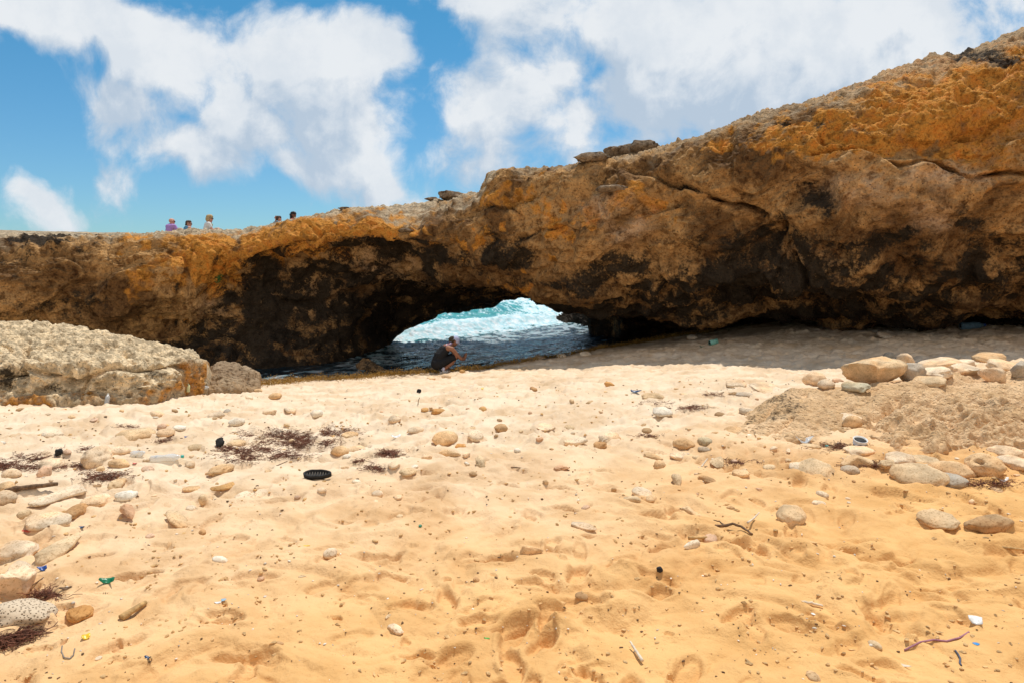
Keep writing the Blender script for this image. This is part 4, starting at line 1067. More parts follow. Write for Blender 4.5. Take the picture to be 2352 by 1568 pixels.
def build_grit():
    r = np.random.default_rng(12); v0, f0 = ICO[1]
    mats = [('broken_shell_grit', 'tiny pale shell and coral crumbs strewn over the sand', (.72, .62, .5), 900), ('dark_grit', 'tiny dark wood and weed crumbs strewn over the sand', (.16, .09, .045), 1000), ('sand_clods', 'little crumbled clods of sand around the footprints', (.58, .36, .16), 2600)]
    for nm, lab, col, cnt in mats:
        V = []; Q = []; n = 0
        for k in range(cnt):
            fx = r.uniform(-60, 2420); fy = 870 + (700 * r.random() ** (1.7 if nm != 'sand_clods' else 1.1))
            if fx < 430 and fy < 930: continue
            if fy < 900 - .03 * (fx - 600): continue
            if mnoise(Vector((fx * .006, fy * .012, cnt * .37))) < -.15: continue
            h = ray_first(fx * K, fy * K, [SAND])
            if h is None: continue
            s = (r.uniform(.5, 1.5) ** 2) * .0032 * (h[2] / 3.5) ** .55 * (1.5 if nm == 'sand_clods' else 1)
            sc = np.array([r.uniform(.7, 1.9), r.uniform(.6, 1.2), r.uniform(.45, .9)]) * s; a = r.uniform(0, 6.3)
            R = np.array([[math.cos(a), -math.sin(a), 0], [math.sin(a), math.cos(a), 0], [0, 0, 1]])
            v = (v0 * (1 + .25 * r.normal(size=(len(v0), 1))) * sc) @ R.T + np.array(h[0]) + [0, 0, sc[2] * .35]
            V.append(v); Q.append(f0 + n); n += len(v0)
        o = mesh_np(nm, np.vstack(V), np.vstack(Q), simple_mat(nm, col, .9, .35, 25), smooth=nm != 'sand_clods'); tag(o, lab, 'grit', kind='stuff')

# ---- litter and driftwood, each a thing
def at_px(fx, fy, objs=None):
    h = ray_first(fx * K, fy * K, objs or GROUNDS); return h[0], h[1], h[2] * K / FPX       # point, normal, metres per F pixel

def stick(fx, fy, pts, rad, mat, label, name='driftwood', cat='driftwood', side=None, bark=0):
    loc, nrm, s = at_px(fx, fy)
    def path(pp):
        out = []
        for (dx, dy, dz) in pp: out.append((dx * s, dy * s, dz * s))
        q = []
        for a, b in zip(out[:-1], out[1:]):
            for t in np.linspace(0, 1, 6)[:-1]: q.append(np.array(a) * (1 - t) + np.array(b) * t)
        q.append(np.array(out[-1])); q = np.array(q); q += .25 * rad * s * perlin(np.stack([np.arange(len(q)) * .7, np.full(len(q), fx * .1), np.zeros(len(q))], 1))[:, None] * np.array([[1, 1.5, .6]])
        return q
    P0 = path(pts); rr = rad * s * np.linspace(1, .6, len(P0)) * (1 + .25 * perlin(np.stack([np.arange(len(P0)) * .9, np.full(len(P0), fy * .1), np.zeros(len(P0))], 1)))
    parts = [tube_np(P0, rr, 8)]
    if side: P1 = path(side); parts.append(tube_np(P1, rad * s * .55 * np.linspace(1, .4, len(P1)), 7))
    return tag(mesh_list(name, parts, mat, None, loc), label, cat)

def lathe(prof, seg=20):
    v = []; q = []; n = len(prof)
    for (x, r) in prof:
        for j in range(seg): a = 2 * math.pi * j / seg; v.append((x, r * math.cos(a), r * math.sin(a)))
    for i in range(n - 1):
        for j in range(seg): q.append((i * seg + j, i * seg + (j + 1) % seg, (i + 1) * seg + (j + 1) % seg, (i + 1) * seg + j))
    q.append(tuple(range(seg))); q.append(tuple(range((n - 1) * seg, n * seg))); return np.array(v, float), q

def bottle(fx, fy, flen, yaw, pitch, body, capm, label, crush=0.0, rad=.13, objs=None, lift=0.0):
    loc, nrm, s = at_px(fx, fy, objs); L = flen * s; R = L * rad
    o = empty('plastic_bottle', loc + Vector((0, 0, R * .7 + lift))); o.rotation_euler = (0, -math.radians(pitch), math.radians(yaw)); tag(o, label, 'bottle')
    prof = [(-.5, .4), (-.49, .85), (-.44, 1), (-.3, .96), (-.28, 1), (-.1, .97), (-.08, 1), (.12, 1), (.22, .92), (.34, .5), (.38, .34), (.42, .34)]
    v, q = lathe([(x * L, r * R) for x, r in prof]); v = v + crush * R * perlin(v / L * 7 + fx)[:, None] * np.array([.2, 1, 1]); mesh_list('bottle_body', [(v, q)], body, o)
    v, q = lathe([(.40 * L, .4 * R), (.405 * L, .43 * R), (.47 * L, .43 * R), (.475 * L, .36 * R)]); mesh_list('cap', [(v, q)], capm, o); return o

def shard(fx, fy, fw, fh, mat, label, yaw=0, tilt=10, name='plastic_scrap', cat='litter', curl=.35, thick=.06):
    loc, nrm, s = at_px(fx, fy); W = fw * s / 2; H = max(fh * s / 2, W * .3); r = np.random.default_rng(int(fx + fy)); n = 9; top = []
    an = np.linspace(0, 2 * math.pi, n, endpoint=False); rad = r.uniform(.7, 1.1, n)
    rings = []
    for k, z in ((.0, 0), (1, 0)):
        pass
    v = []; q = []
    for z in (0, 1):
        for rr in (.5, 1.0):
            for a, p in zip(an, rad):
                x, y = W * p * rr * math.cos(a), H * p * rr * math.sin(a); v.append((x, y, curl * W * (rr * math.cos(a)) ** 2 + z * thick * W))
        v.append((0, 0, z * thick * W))
    m = 2 * n + 1
    for z in (0, 1):
        b = z * m
        for j in range(n):
            k = (j + 1) % n; f = [(b + j, b + n + j, b + n + k, b + k), (b + 2 * n, b + j, b + k)]
            q += f if z else [t[::-1] for t in f]
    for j in range(n): k = (j + 1) % n; q.append((n + j, n + k, m + n + k, m + n + j))
    v = np.array(v) @ np.array(Matrix.Rotation(math.radians(yaw), 3, 'Z') @ Matrix.Rotation(math.radians(tilt), 3, 'X')).T; v[:, 2] -= v[:, 2].min() + thick * W * .5
    return tag(mesh_list(name, [(v, q)], mat, None, loc), label, cat)

def build_litter():
    wood = simple_mat('grey_wood', (.17, .10, .055), .85, .45, 40, .5); tanw = simple_mat('tan_wood', (.50, .30, .12), .8, .3, 40, .4); bone = simple_mat('bleached_wood', (.68, .56, .42), .7, .15, 40, .3)
    clear = simple_mat('clear_plastic', (.72, .78, .82), .12, .05, 10, 0, .6, 0, .45); dark = simple_mat('black_rubber', (.022, .022, .022), .7, .3, 60, .3)
    P = {k: simple_mat(k + '_plastic', c, .35, .12, 30, .05, .5) for k, c in {'green': (.01, .17, .075), 'blue': (.02, .07, .28), 'yellow': (.80, .50, .02), 'red': (.62, .10, .06), 'sky': (.30, .45, .55), 'teal': (.04, .42, .36), 'white': (.78, .76, .72), 'disc': (.05, .28, .62), 'navy': (.03, .06, .13), 'purple': (.22, .07, .16), 'lime': (.08, .38, .04)}.items()}
    rag = simple_mat('dark_rag', (.035, .033, .03), .95, .4, 30, .6)
    # black sole lying in the sand
    loc, nrm, s = at_px(730, 1096, [SAND]); L = 60 * s
    o = empty('flip_flop', loc + Vector((0, 0, .016)), math.radians(4)); o.rotation_euler = (math.radians(26), 0, math.radians(4)); tag(o, 'black rubber sandal sole with a raised rim lying on the sand', 'sandal')
    out = [(math.cos(a), math.sin(a)) for a in np.linspace(0, 2 * math.pi, 44, endpoint=False)]
    def foot(x, y, k): w = .185 + .03 * math.cos(2.2 * (x + .35)) - .035 * math.exp(-((x + .12) / .3) ** 2); return (x * L * .5 * k, y * L * w * (1 if k == 1 else k * .96))
    def slab(k, z0, z1):
        v = [(*foot(x, y, k), z0) for x, y in out] + [(*foot(x, y, k), z1) for x, y in out]; n = len(out); return v, n
    v, n = slab(1, 0, .035 * 1); v2 = [(*foot(x, y, .87), .035) for x, y in out]; v3 = [(*foot(x, y, .85), .018) for x, y in out]; allv = v + v2 + v3; q = [tuple(range(n))[::-1]]
    for r_ in range(3):
        for j in range(n): k = (j + 1) % n; q.append((r_ * n + j, r_ * n + k, (r_ + 1) * n + k, (r_ + 1) * n + j))
    q.append(tuple(range(3 * n, 4 * n))); mesh_list('sole', [(allv, q)], dark, o)
    ribs = []
    for k in range(9): x = -.38 + k * .095; y = foot(x * 2, 1, .8)[1]; ribs.append(tube_np([(x * L, -y * .8, .021), (x * L + .01 * L, 0, .022), (x * L, y * .8, .021)], .004, 5))
    mesh_list('footbed_ribs', ribs, simple_mat('dusty_rubber', (.12, .10, .08), .9, .4, 80), o)
    bottle(247, 918, 22, 100, 62, clear, P['white'], 'small clear water bottle leaning against the foot of the boulder', .1, .2)
    bottle(432, 891, 20, 90, 84, simple_mat('pale_bottle', (.65, .68, .38), .3), P['yellow'], 'pale bottle with yellow top standing beyond the end of the boulder', 0, .2)
    bottle(470, 891, 18, 20, 0, clear, P['white'], 'short clear bottle lying before the knee-high brown rock', .25, .2)
    bottle(385, 1055, 66, 8, 3, clear, P['teal'], 'crumpled clear bottle with a green cap lying behind the mottled stone', .5, .11)
    bottle(2235, 753, 52, 6, 2, simple_mat('blue_grey_plastic', (.10, .18, .24), .4), P['blue'], 'blue-grey plastic bottle lying at the foot of the cliff', .15, .13)
    bottle(318, 1044, 30, -10, 10, clear, P['white'], 'crushed scrap of clear bottle by the tan stone of the holed coral', .6, .2)
    # teal cup on its side in the shade
    loc, nrm, s = at_px(1638, 791); L = 18 * s; o = empty('plastic_cup', loc + Vector((0, 0, L * .3))); o.rotation_euler = (0, math.radians(-8), math.radians(12)); tag(o, 'pale green cup lying on its side in the shaded sand', 'cup')
    v, q = lathe([(-.5 * L, .28 * L), (-.49 * L, .31 * L), (.5 * L, .40 * L), (.5 * L, .36 * L), (-.4 * L, .27 * L)], 20); mesh_list('cup_wall', [(v, q)], simple_mat('cup_plastic', (.25, .55, .45), .4), o)
    v, q = lathe([(.30 * L, .345 * L), (.32 * L, .345 * L)], 20); mesh_list('cup_inside', [(v, q)], dark, o)
    # open tin at the ledge foot
    loc, nrm, s = at_px(1975, 1018); L = 28 * s; o = empty('open_tin', loc + Vector((0, 0, .02))); o.rotation_euler = (math.radians(18), 0, 0); tag(o, 'open round tin with a pale rim and dark inside at the ledge foot', 'tin')
    v, q = lathe([(-.18 * L, .44 * L), (.2 * L, .5 * L), (.22 * L, .5 * L), (.22 * L, .45 * L), (-.1 * L, .40 * L)], 24); v = v[:, [2, 1, 0]]; mesh_list('rim', [(v, q)], P['white'], o)
    v, q = lathe([(.10 * L, .446 * L), (.12 * L, .446 * L)], 24); v = v[:, [2, 1, 0]]; mesh_list('inside', [(v, q)], dark, o)
    for a in [(249,1336,30,14,P['green'],'dark green plastic clip curled on the near sand',12,35,.9), (98,1308,18,12,P['blue'],'blue plastic clip between two pale stones',35,35,.8), (67,1219,22,10,P['red'],'red plastic sliver below the pale dimpled stone',30,15,.4), (197,1464,18,14,P['yellow'],'bright yellow cap in a shallow footprint',40,25,.5),
              (2242,1477,14,9,P['disc'],'small bright blue plastic disc',-15,4,.05), (513,1376,12,10,P['sky'],'pale blue plastic flake',0,8,.1), (341,1511,14,8,P['navy'],'dark crescent-shaped plastic scrap',-20,15,.9), (965,1208,8,8,P['green'],'tiny green shard beyond the wide footprints',40,40,.4), (1118,1464,14,5,P['lime'],'bright green plastic twig in a footprint',-15,5,.2),
              (700,1252,22,4,P['yellow'],'thin yellow plastic strip on smooth sand',0,3,.1), (910,1003,24,10,P['white'],'white torn scrap inland of the seaweed patch',20,15,.6), (427,1002,7,6,P['blue'],'tiny blue bit seaward of the egg-shaped stone',0,10,.3), (187,1210,14,7,P['navy'],'navy plastic bit inland of the brown sausage stone',10,12,.4), (310,1063,10,5,P['red'],'tiny red bit in the weed',10,10,.4),
              (2240,1428,26,22,P['white'],'torn pale film near the blue disc',-30,25,.6), (1845,1015,44,20,clear,'torn clear plastic sheet at the ledge foot',10,20,.6), (1899,1024,8,7,P['teal'],'tiny green bit beside the torn clear sheet',0,20,.3), (2300,1103,26,14,P['white'],'white torn scrap inland of the ledge foot row',10,15,.5), (1612,796,12,5,P['green'],'dark green scrap beside the pale cup',0,15,.5),
              (1459,899,28,10,P['navy'],'grey-blue curved scrap near the tan pitted slab',-20,20,.35), (1108,892,7,7,P['yellow'],'tiny yellow bit on a stone of the upper sand',0,30,.4), (2074,1527,26,8,bone,'pale chip in the nearest sand',-35,8,.3), (1872,1409,24,8,P['white'],'white paper scrap under the bleached wood sliver',0,5,.2),
              (500,1383,14,6,P['white'],'small white splinter near the tan peg',15,20,.3), (12,1434,34,16,P['sky'],'pale blue film scrap against the coral head',-20,10,.4), (152,1350,22,9,wood,'grey bark chip ledgeward of the pointed cream rock',20,10,.3)]:
        fx, fy, w, h, mt, lab, yaw, tilt, curl = a; shard(fx, fy, w, h, mt, lab, yaw, tilt, curl=curl)
    def rag_lump(fx, fy, w, h, lab):
        o = stone(fx, fy, w, h, 'angular', 'black', lab, 10, .25, name='rag', cat='rag'); o.data.materials[0] = rag
    rag_lump(503, 1016, 20, 18, 'black rag lump at the edge of the dark seaweed'); rag_lump(137, 1038, 16, 14, 'black scrap lying on the weed seaward of the coral branch')
    stick(73, 1124, [(-40, -12, 4), (-10, -3, 6), (40, 14, 8)], 6, wood, 'dark weathered driftwood stick below the boulder')
    stick(122, 1185, [(-18, -5, 2), (0, 0, 3), (24, 6, 6)], 1.4, wood, 'thin dark stick touching the brown sausage stone', 'thin_stick', 'stick')
    stick(1682, 1216, [(-32, 14, 4), (-16, 4, 8), (2, 6, 12), (18, -2, 9), (32, -30, 3)], 3.6, wood, 'forked twisted driftwood branch in the near sand', side=[(-14, 4, 8), (-22, 20, 12), (-34, 22, 14)])
    stick(1622, 1238, [(-38, 2, 3), (-10, -2, 5), (36, 6, 5)], 4.5, tanw, 'tan driftwood stick inland of the forked branch')
    stick(1731, 1194, [(-20, -20, 3), (0, 0, 5), (20, 24, 9)], 2.2, bone, 'white slanting stick beside the largest near stone', 'thin_stick', 'stick')
    stick(1098, 850, [(4, 0, -2), (0, 0, 6), (-4, 0, 13)], 1.1, tanw, 'thin tan stalk stuck upright in the sand beside the crouching woman', 'thin_stick', 'stick')
    stick(311, 1408, [(-12, -26, 5), (-4, -10, 9), (9, 22, 12)], 7.5, tanw, 'tan driftwood peg with a knobbed end on the near sand')
    stick(72, 1468, [(-60, -20, 3), (-20, -6, 6), (30, 14, 7)], 2.2, wood, 'dark thin twig inland of the coral head', 'thin_stick', 'stick')
    stick(1460, 1500, [(8, -30, 3), (0, 0, 8), (-7, 26, 12)], 3.6, bone, 'bleached stick lying in a deep footprint')
    stick(1864, 1389, [(-19, 8, 4), (0, 0, 5), (19, -8, 3)], 3.8, bone, 'bleached wood sliver ledgeward in the near sand')
    stick(78, 1345, [(-6, -16, 2), (0, 0, 4), (6, 18, 9)], 1.3, wood, 'short dark twig beside the pointed cream rock', 'thin_stick', 'stick')
    stick(2320, 1262, [(-40, 12, 3), (0, 0, 4), (36, -10, 3)], 3.4, tanw, 'pale brown stick half covered near the notched stone')
    stick(648, 1068, [(-10, -8, 2), (0, 0, 5), (9, 8, 8)], 1.2, wood, 'tiny upright twig ledgeward of the weed by the sole', 'thin_stick', 'stick')
    stick(1618, 1070, [(-10, -12, 3), (0, 0, 9), (10, 14, 14)], 2.0, bone, 'pale stalk leaning on the tan block-like stone', 'thin_stick', 'stick')
    stick(1384, 1018, [(-4, -6, 3), (2, 0, 10), (12, 2, 12)], 1.6, bone, 'dry stalk lying against the brown-fronted stone', 'thin_stick', 'stick')
    stick(960, 928, [(0, 0, 0), (1, 0, 9), (4, 0, 17)], 1.0, wood, 'small dark stalk standing in the upper sand', 'thin_stick', 'stick')
    stick(1190, 1075, [(-16, 4, 2), (0, 0, 3), (18, -2, 2)], 1.6, wood, 'short twig inland of the oblong rounded stone', 'thin_stick', 'stick')
    # cord loop and rope
    def cord(fx, fy, pts, rad, mat, lab, name):
        pp = []
        for dx, dy in pts: h = ray_first((fx + dx) * K, (fy + dy) * K, [SAND]); pp.append(np.array(h[0]) + [0, 0, .004])
        pp = np.array(pp); t = np.linspace(0, len(pp) - 1, len(pp) * 6); pp = np.stack([np.interp(t, np.arange(len(pp)), gsmooth(pp[:, k], .4)) for k in range(3)], 1)
        tag(mesh_list(name, [tube_np(pp, rad, 6)], mat), lab, 'cord')
    cord(157, 1497, [(-14, -14), (-16, 0), (-10, 14), (4, 16), (12, 8), (15, -8)], .0026, simple_mat('grey_cord', (.22, .18, .15), .9), 'thin grey cord curled in a loop on the near sand', 'cord_loop')
    cord(2174, 1469, [(-98, 25), (-60, 5), (-30, 0), (0, 4), (30, -4), (52, -18)], .004, simple_mat('purple_rope', (.36, .16, .20), .9), 'frayed purple rope scrap trailing by the blue disc', 'rope')
    cord(2200, 1506, [(-6, -12), (0, -4), (6, 6), (4, 16), (8, 22)], .004, simple_mat('blue_grey_cord', (.10, .11, .15), .8), 'dark knotted cord scrap inland of the blue disc', 'cord_scrap')

def build_plant():  # small plant made of loose, unjoined leaf quads
    h = ray_first(498.5 * K, 637 * K, [ARCH]); r = np.random.default_rng(4); V = []; Q = []
    for k in range(230):
        p = np.array(h[0]) + np.array(h[1]) * r.uniform(0, .10) + r.normal(size=3) * [.045, .03, .075]; a = r.normal(size=3); a *= .035 / np.linalg.norm(a); b = np.cross(a, r.normal(size=3)); b *= .015 / (np.linalg.norm(b) + 1e-9)
        n = len(V); V += [p - a, p + b, p + a, p - b]; Q.append((n, n + 1, n + 2, n + 3))
    tag(mesh_np('cliff_plant', np.array(V), np.array(Q), simple_mat('plant_leaf', (.06, .14, .03), .6, .4, 30), smooth=False), 'small green plant clinging to the orange rock face of the arch', 'plant')

def build_crest_rocks():
    """loose rocks that lie along the top of the arch"""
    for U, V, w, h, seed, kind, lab in [(454,203,28,13,1,'angular','dark rounded rock on the crest just before the arch steps up'), (593,164,34,14,2,'pitted','low grey rock leaning against the larger double rock on the crest'),
            (616,162,26,13,5,'angular','pale flat-topped rock between two darker rocks on the crest'), (629,158,24,17,9,'pitted','boulderward hump of the large dark pair of rocks on the crest'), (644,157,30,17,14,'pitted','cliffward hump of the large dark pair of rocks on the crest'),
            (612,190,36,9,12,'smooth','smooth grey rock set in the upper face below the crest rocks'), (432,212,16,6,21,'angular','small tan rock lying on the pale saddle of the arch'), (405,231,16,9,22,'angular','tan block at the lower lip of the pale saddle'), (345,209,12,4,25,'angular','flat pale rock on the saddle rim near the hidden heads')]:
        v0 = V - 12.0; hit = None
        while hit is None and v0 < V + 25: hit = ray_first(U, v0, [ARCH]); v0 += .5
        if hit is None: continue
        if lab.startswith(('smooth grey', 'tan block')): hit = ray_first(U, V, [ARCH])
        loc, nrm, dist = hit; s = dist / FPX; a = w * s * .46; c = h * s * .33
        v, f = stone_shape(kind, a, a * .8, c * 1.05, seed * 13 + 5, True); q = v @ np.array(Matrix.Rotation(seed, 3, 'Z')).T * 0 + v
        q = q * (1 + .20 * fbm(v * 3.5 + seed, 4))[:, None]; q[:, 2] += c * .38
        o = mesh_np('crest_rock', q, f, M['crest_rock']); o.location = loc; tag(o, lab, 'rock', 'loose rocks along the top of the arch')
# ------------------------------------------------------------------ people
def blobmesh(name, chains, voxel, mat, parent, smooth=3, noise_amp=0.0, noise_sc=20):
    """chains: lists of (x, y, z, r): swept spheres, fused into one continuous skin"""
    bm = bmesh.new(); v, f = ICO[2]
    def ball(p, r):
        vs = [bm.verts.new(tuple(np.array(p) + q * r)) for q in v]
        for t in f: bm.faces.new([vs[i] for i in t])
    for ch in chains:
        for a, b in zip(ch[:-1], ch[1:]) if len(ch) > 1 else [(ch[0], ch[0])]:
            L = math.dist(a[:3], b[:3]); n = max(1, int(L / (min(a[3], b[3]) * .45)))
            for k in range(n + 1): t = k / n; ball([a[i] * (1 - t) + b[i] * t for i in range(3)], a[3] * (1 - t) + b[3] * t)
    me = bpy.data.meshes.new(name); bm.to_mesh(me); bm.free(); o = bpy.data.objects.new(name, me); COL.objects.link(o)
    m = o.modifiers.new('fuse', 'REMESH'); m.mode = 'VOXEL'; m.voxel_size = voxel
    s = o.modifiers.new('soften', 'SMOOTH'); s.factor = .5; s.iterations = smooth
    dg = bpy.context.evaluated_depsgraph_get(); dg.update(); new = bpy.data.meshes.new_from_object(o.evaluated_get(dg)); o.modifiers.clear(); o.data = new; bpy.data.meshes.remove(me); new.name = name
    if noise_amp:
        n = len(new.vertices); co = np.empty(n * 3, np.float32); new.vertices.foreach_get('co', co); co = co.reshape(-1, 3); nr = np.empty(n * 3, np.float32); new.vertices.foreach_get('normal', nr)
        co = co + nr.reshape(-1, 3) * (noise_amp * fbm(co * noise_sc, 3))[:, None]; new.vertices.foreach_set('co', co.ravel())
    new.polygons.foreach_set('use_smooth', np.ones(len(new.polygons), bool)); new.materials.append(mat); o.parent = parent; return o

def rot(p, c, yaw, pitch):
    """turn point p (given for a head looking along +x, centred at the origin) and move to c"""
    q = Matrix.Rotation(yaw, 3, 'Z') @ Matrix.Rotation(pitch, 3, 'Y') @ Vector(p); return tuple(Vector(c) + q)

def head_chains(c, yaw, pitch, k=1.0):
    H = lambda x, y, z, r: (*rot((x * k, y * k, z * k), c, yaw, pitch), r * k)
    return [[H(-.02, 0, .03, .088), H(.015, 0, .03, .085)], [H(.01, 0, -.02, .074), H(.04, 0, -.065, .052)], [H(.055, 0, -.09, .032)], [H(.082, 0, .012, .012), H(.104, 0, -.022, .013)], [H(.075, 0, .04, .03)],
            [H(-.005, .083, -.005, .018), H(-.01, .086, .02, .016)], [H(-.005, -.083, -.005, .018), H(-.01, -.086, .02, .016)], [H(.088, -.012, -.055, .011), H(.088, .012, -.055, .011)]]

def hand_chains(w, d, side, curl=.4):
    """palm and five bent fingers at wrist w, reaching along d"""
    w = Vector(w); d = Vector(d).normalized(); s = d.cross(Vector((0, 0, 1)))
    s = (s if s.length > .1 else Vector((0, 1, 0))).normalized() * side; n = d.cross(s).normalized()
    if n.z > 0: n = -n
    out = [[(*(w), .027), (*(w + d * .045), .03), (*(w + d * .08), .028)], [(*(w + d * .05 + s * .022), .02), (*(w + d * .08 + s * .03), .018)], [(*(w + d * .05 - s * .022), .02), (*(w + d * .08 - s * .03), .018)]]
    for i, (off, ln) in enumerate(((.034, .065), (.012, .078), (-.011, .074), (-.033, .056))):
        b = w + d * .085 + s * off; m = b + d * ln * .5 + n * ln * .2 * curl; e = m + d * ln * .42 + n * ln * .5 * curl; out.append([(*b, .0105), (*m, .0095), (*e, .008)])
    b = w + d * .03 + s * .035; m = b + s * .028 + d * .03 + n * .01; out.append([(*b, .014), (*m, .011), (*(m + d * .03), .009)])
    return out

def glasses(c, yaw, pitch, parent, mat):
    H = lambda x, y, z, r: (*rot((x, y, z), c, yaw, pitch), r)
    blobmesh('sunglasses', [[H(.092, .052, .016, .014), H(.1, .03, .012, .019), H(.098, .012, .016, .012)], [H(.092, -.052, .016, .014), H(.1, -.03, .012, .019), H(.098, -.012, .016, .012)], [H(.1, .012, .018, .007), H(.1, -.012, .018, .007)],
        [H(.09, .06, .018, .007), H(.0, .092, .02, .007)], [H(.09, -.06, .018, .007), H(.0, -.092, .02, .007)]], .005, mat, parent, 1)

def ring_chain(c, R, r, tilt=0.0, n=14, zs=1.0):
    return [[(c[0] + R * math.cos(a), c[1] + R * math.sin(a), c[2] + tilt * math.cos(a), r) for a in np.linspace(0, 2 * math.pi, n)]]

def build_people():
    skin = simple_mat('tanned_skin', (.30, .135, .08), .6, .15, 25); skin2 = simple_mat('pink_skin', (.62, .30, .21), .55, .12, 25); skin3 = simple_mat('brown_skin', (.22, .10, .06), .55, .12, 25)
    blk = simple_mat('black_cloth', (.012, .012, .014), .85, .3, 60, .2); lens = simple_mat('dark_lens', (.01, .012, .02), .2)
    # ---- the woman crouching by the water
    hit = drop(*ground_hit(443, 372.6)[:2], [SAND]); base = hit[0]
    o = empty('person', base, math.radians(16)); tag(o, 'person crouching by the water in a black dress and pale blue cap', 'person')
    hc, hy, hp = (.30, 0, .775), math.radians(-2), math.radians(38)
    arms = []
    for sd, el, wr in ((-1, (.43, -.17, .36), (.535, -.09, .335)), (1, (.44, .19, .37), (.55, .04, .36))):
        arms.append([(.205, sd * .165, .615, .058), (.30, sd * .18, .50, .05), (*el, .043), (.49, (el[1] + wr[1]) / 2, .34, .038), (*wr, .027)]); arms += hand_chains(wr, (.25, .10 * -sd, .9), sd, .5)
    legs = []
    for sd, ax, ay in ((-1, -.03, -.13), (1, .11, .12)):
        legs.append([(-.08, sd * .09, .24, .10), (.28, sd * .13, .40, .072), (.20, (ay + sd * .13) / 2, .26, .058), (ax + .03, ay, .10, .042), (ax, ay, .05, .04)])
    blobmesh('body', [[(-.12, 0, .25, .14), (-.04, 0, .45, .125), (.09, 0, .62, .11), (.16, 0, .665, .075), (.235, 0, .72, .052), (.27, 0, .76, .05)], [(.11, -.13, .63, .075), (.205, -.165, .615, .06)], [(.11, .13, .63, .075), (.205, .165, .615, .06)]] + head_chains(hc, hy, hp) + arms + legs, .008, skin, o)
    blobmesh('dress', [[(-.13, -.06, .245, .16), (-.13, .06, .245, .16)], [(-.13, 0, .25, .175), (-.075, 0, .42, .165), (.02, 0, .55, .145)], [(-.06, -.05, .44, .135), (.05, -.075, .565, .105)], [(-.06, .05, .44, .135), (.05, .075, .565, .105)],
        [(-.1, -.1, .24, .125), (.1, -.125, .33, .105), (.235, -.135, .385, .088)], [(-.1, .1, .24, .125), (.1, .125, .33, .105), (.235, .135, .385, .088)],
        [(.05, -.09, .60, .085), (.13, -.115, .655, .05), (.19, -.1, .66, .035)], [(.05, .09, .60, .085), (.13, .115, .655, .05), (.19, .1, .66, .035)]], .009, blk, o, 3, .006, 9)
    H = lambda x, y, z, r: (*rot((x, y, z), hc, hy, hp), r)
    blobmesh('hair', [[H(-.07, 0, .03, .07), H(-.085, 0, -.03, .062)], [H(-.05, .06, .0, .045)], [H(-.05, -.06, .0, .045), H(-.06, -.055, -.045, .035)], [H(-.11, 0, .02, .05), H(-.125, .01, -.02, .04)]], .008, simple_mat('dark_brown_hair', (.05, .035, .02), .7, .5, 60), o, 2, .012, 30)
    cap = blobmesh('cap', [[H(-.01, 0, .055, .097), H(.02, 0, .05, .094)]], .008, simple_mat('pale_blue_cap', (.42, .46, .66), .8, .08, 50), o, 2)
    blobmesh('brim', [[H(.09, -.045, .035, .012), H(.09, .045, .035, .012), H(.135, .04, .028, .011), H(.155, 0, .026, .011), H(.135, -.04, .028, .011), H(.09, -.02, .035, .012), H(.14, -.01, .03, .011), H(.1, .03, .034, .012)], [H(.1, 0, .036, .02), H(.13, 0, .03, .018)]], .006, cap.data.materials[0], cap, 2)
    m, t, b, P = new_mat('striped_scarf'); w = t.new('ShaderNodeTexWave'); t.put(w.inputs['Vector'], P); w.inputs['Scale'].default_value = 6; w.inputs['Distortion'].default_value = 3
    t.put(b.inputs['Base Color'], t.mix(w.outputs['Fac'], t.mix(t.rng(t.noise(P, 9, 2), .4, .6), (.55, .14, .05), (.22, .08, .35)), (.42, .44, .55)))
    blobmesh('scarf', [[(.15 + .075 * math.cos(a), .08 * math.sin(a), .70 + .055 * math.cos(a), .034) for a in np.linspace(0, 6.283, 14)], [(.10, -.03, .70, .035), (.06, -.05, .685, .025)]], .008, m, o, 2)
    shoe = simple_mat('white_shoe', (.62, .62, .64), .7, .12, 40); dks = simple_mat('dark_shoe_trim', (.03, .03, .035), .7); sock = simple_mat('pale_sock', (.62, .62, .78), .9)
    for ax, ay in ((-.03, -.13), (.11, .12)):
        s = blobmesh('shoe', [[(ax - .035, ay, .045, .045), (ax + .06, ay, .045, .044), (ax + .17, ay + .01, .035, .042), (ax + .2, ay + .01, .03, .032)], [(ax - .01, ay, .06, .046), (ax + .04, ay, .065, .04)]], .007, shoe, o, 2)
        blobmesh('shoe_collar', [[(ax - .035, ay - .02, .075, .03), (ax - .035, ay + .02, .075, .03)], [(ax + .02, ay, .085, .04)]], .007, dks, s, 2)
        blobmesh('sock', [[(ax + .012, ay, .10, .05), (ax + .02, ay, .125, .048)]], .007, sock, o, 2)
    # ---- the people sitting on top of the arch
    def sitter(u, headv, Y, yaw, hyaw, label, shirt, sk, hairf, glass=True, lean=.06, sleeves=True, arm=None, extra=None, k=1.0, pitch=.12):
        top = pt(u, headv, Y); g = drop(float(top[0]), Y, [ARCH]); zs = g[0].z
        need = float(top[2]) - zs; print('SITTER', label[:30], 'plateau', round(zs, 2), 'head height needed', round(need, 2))
        h = min(max(need, .70), 1.0) / .86          # stretch or slump the torso a little
        o = empty('person', (float(top[0]), Y, zs), yaw); tag(o, label, 'person')
        hz = .745 * h; hc = (lean + .05, 0, hz)
        arms = []; sl = []
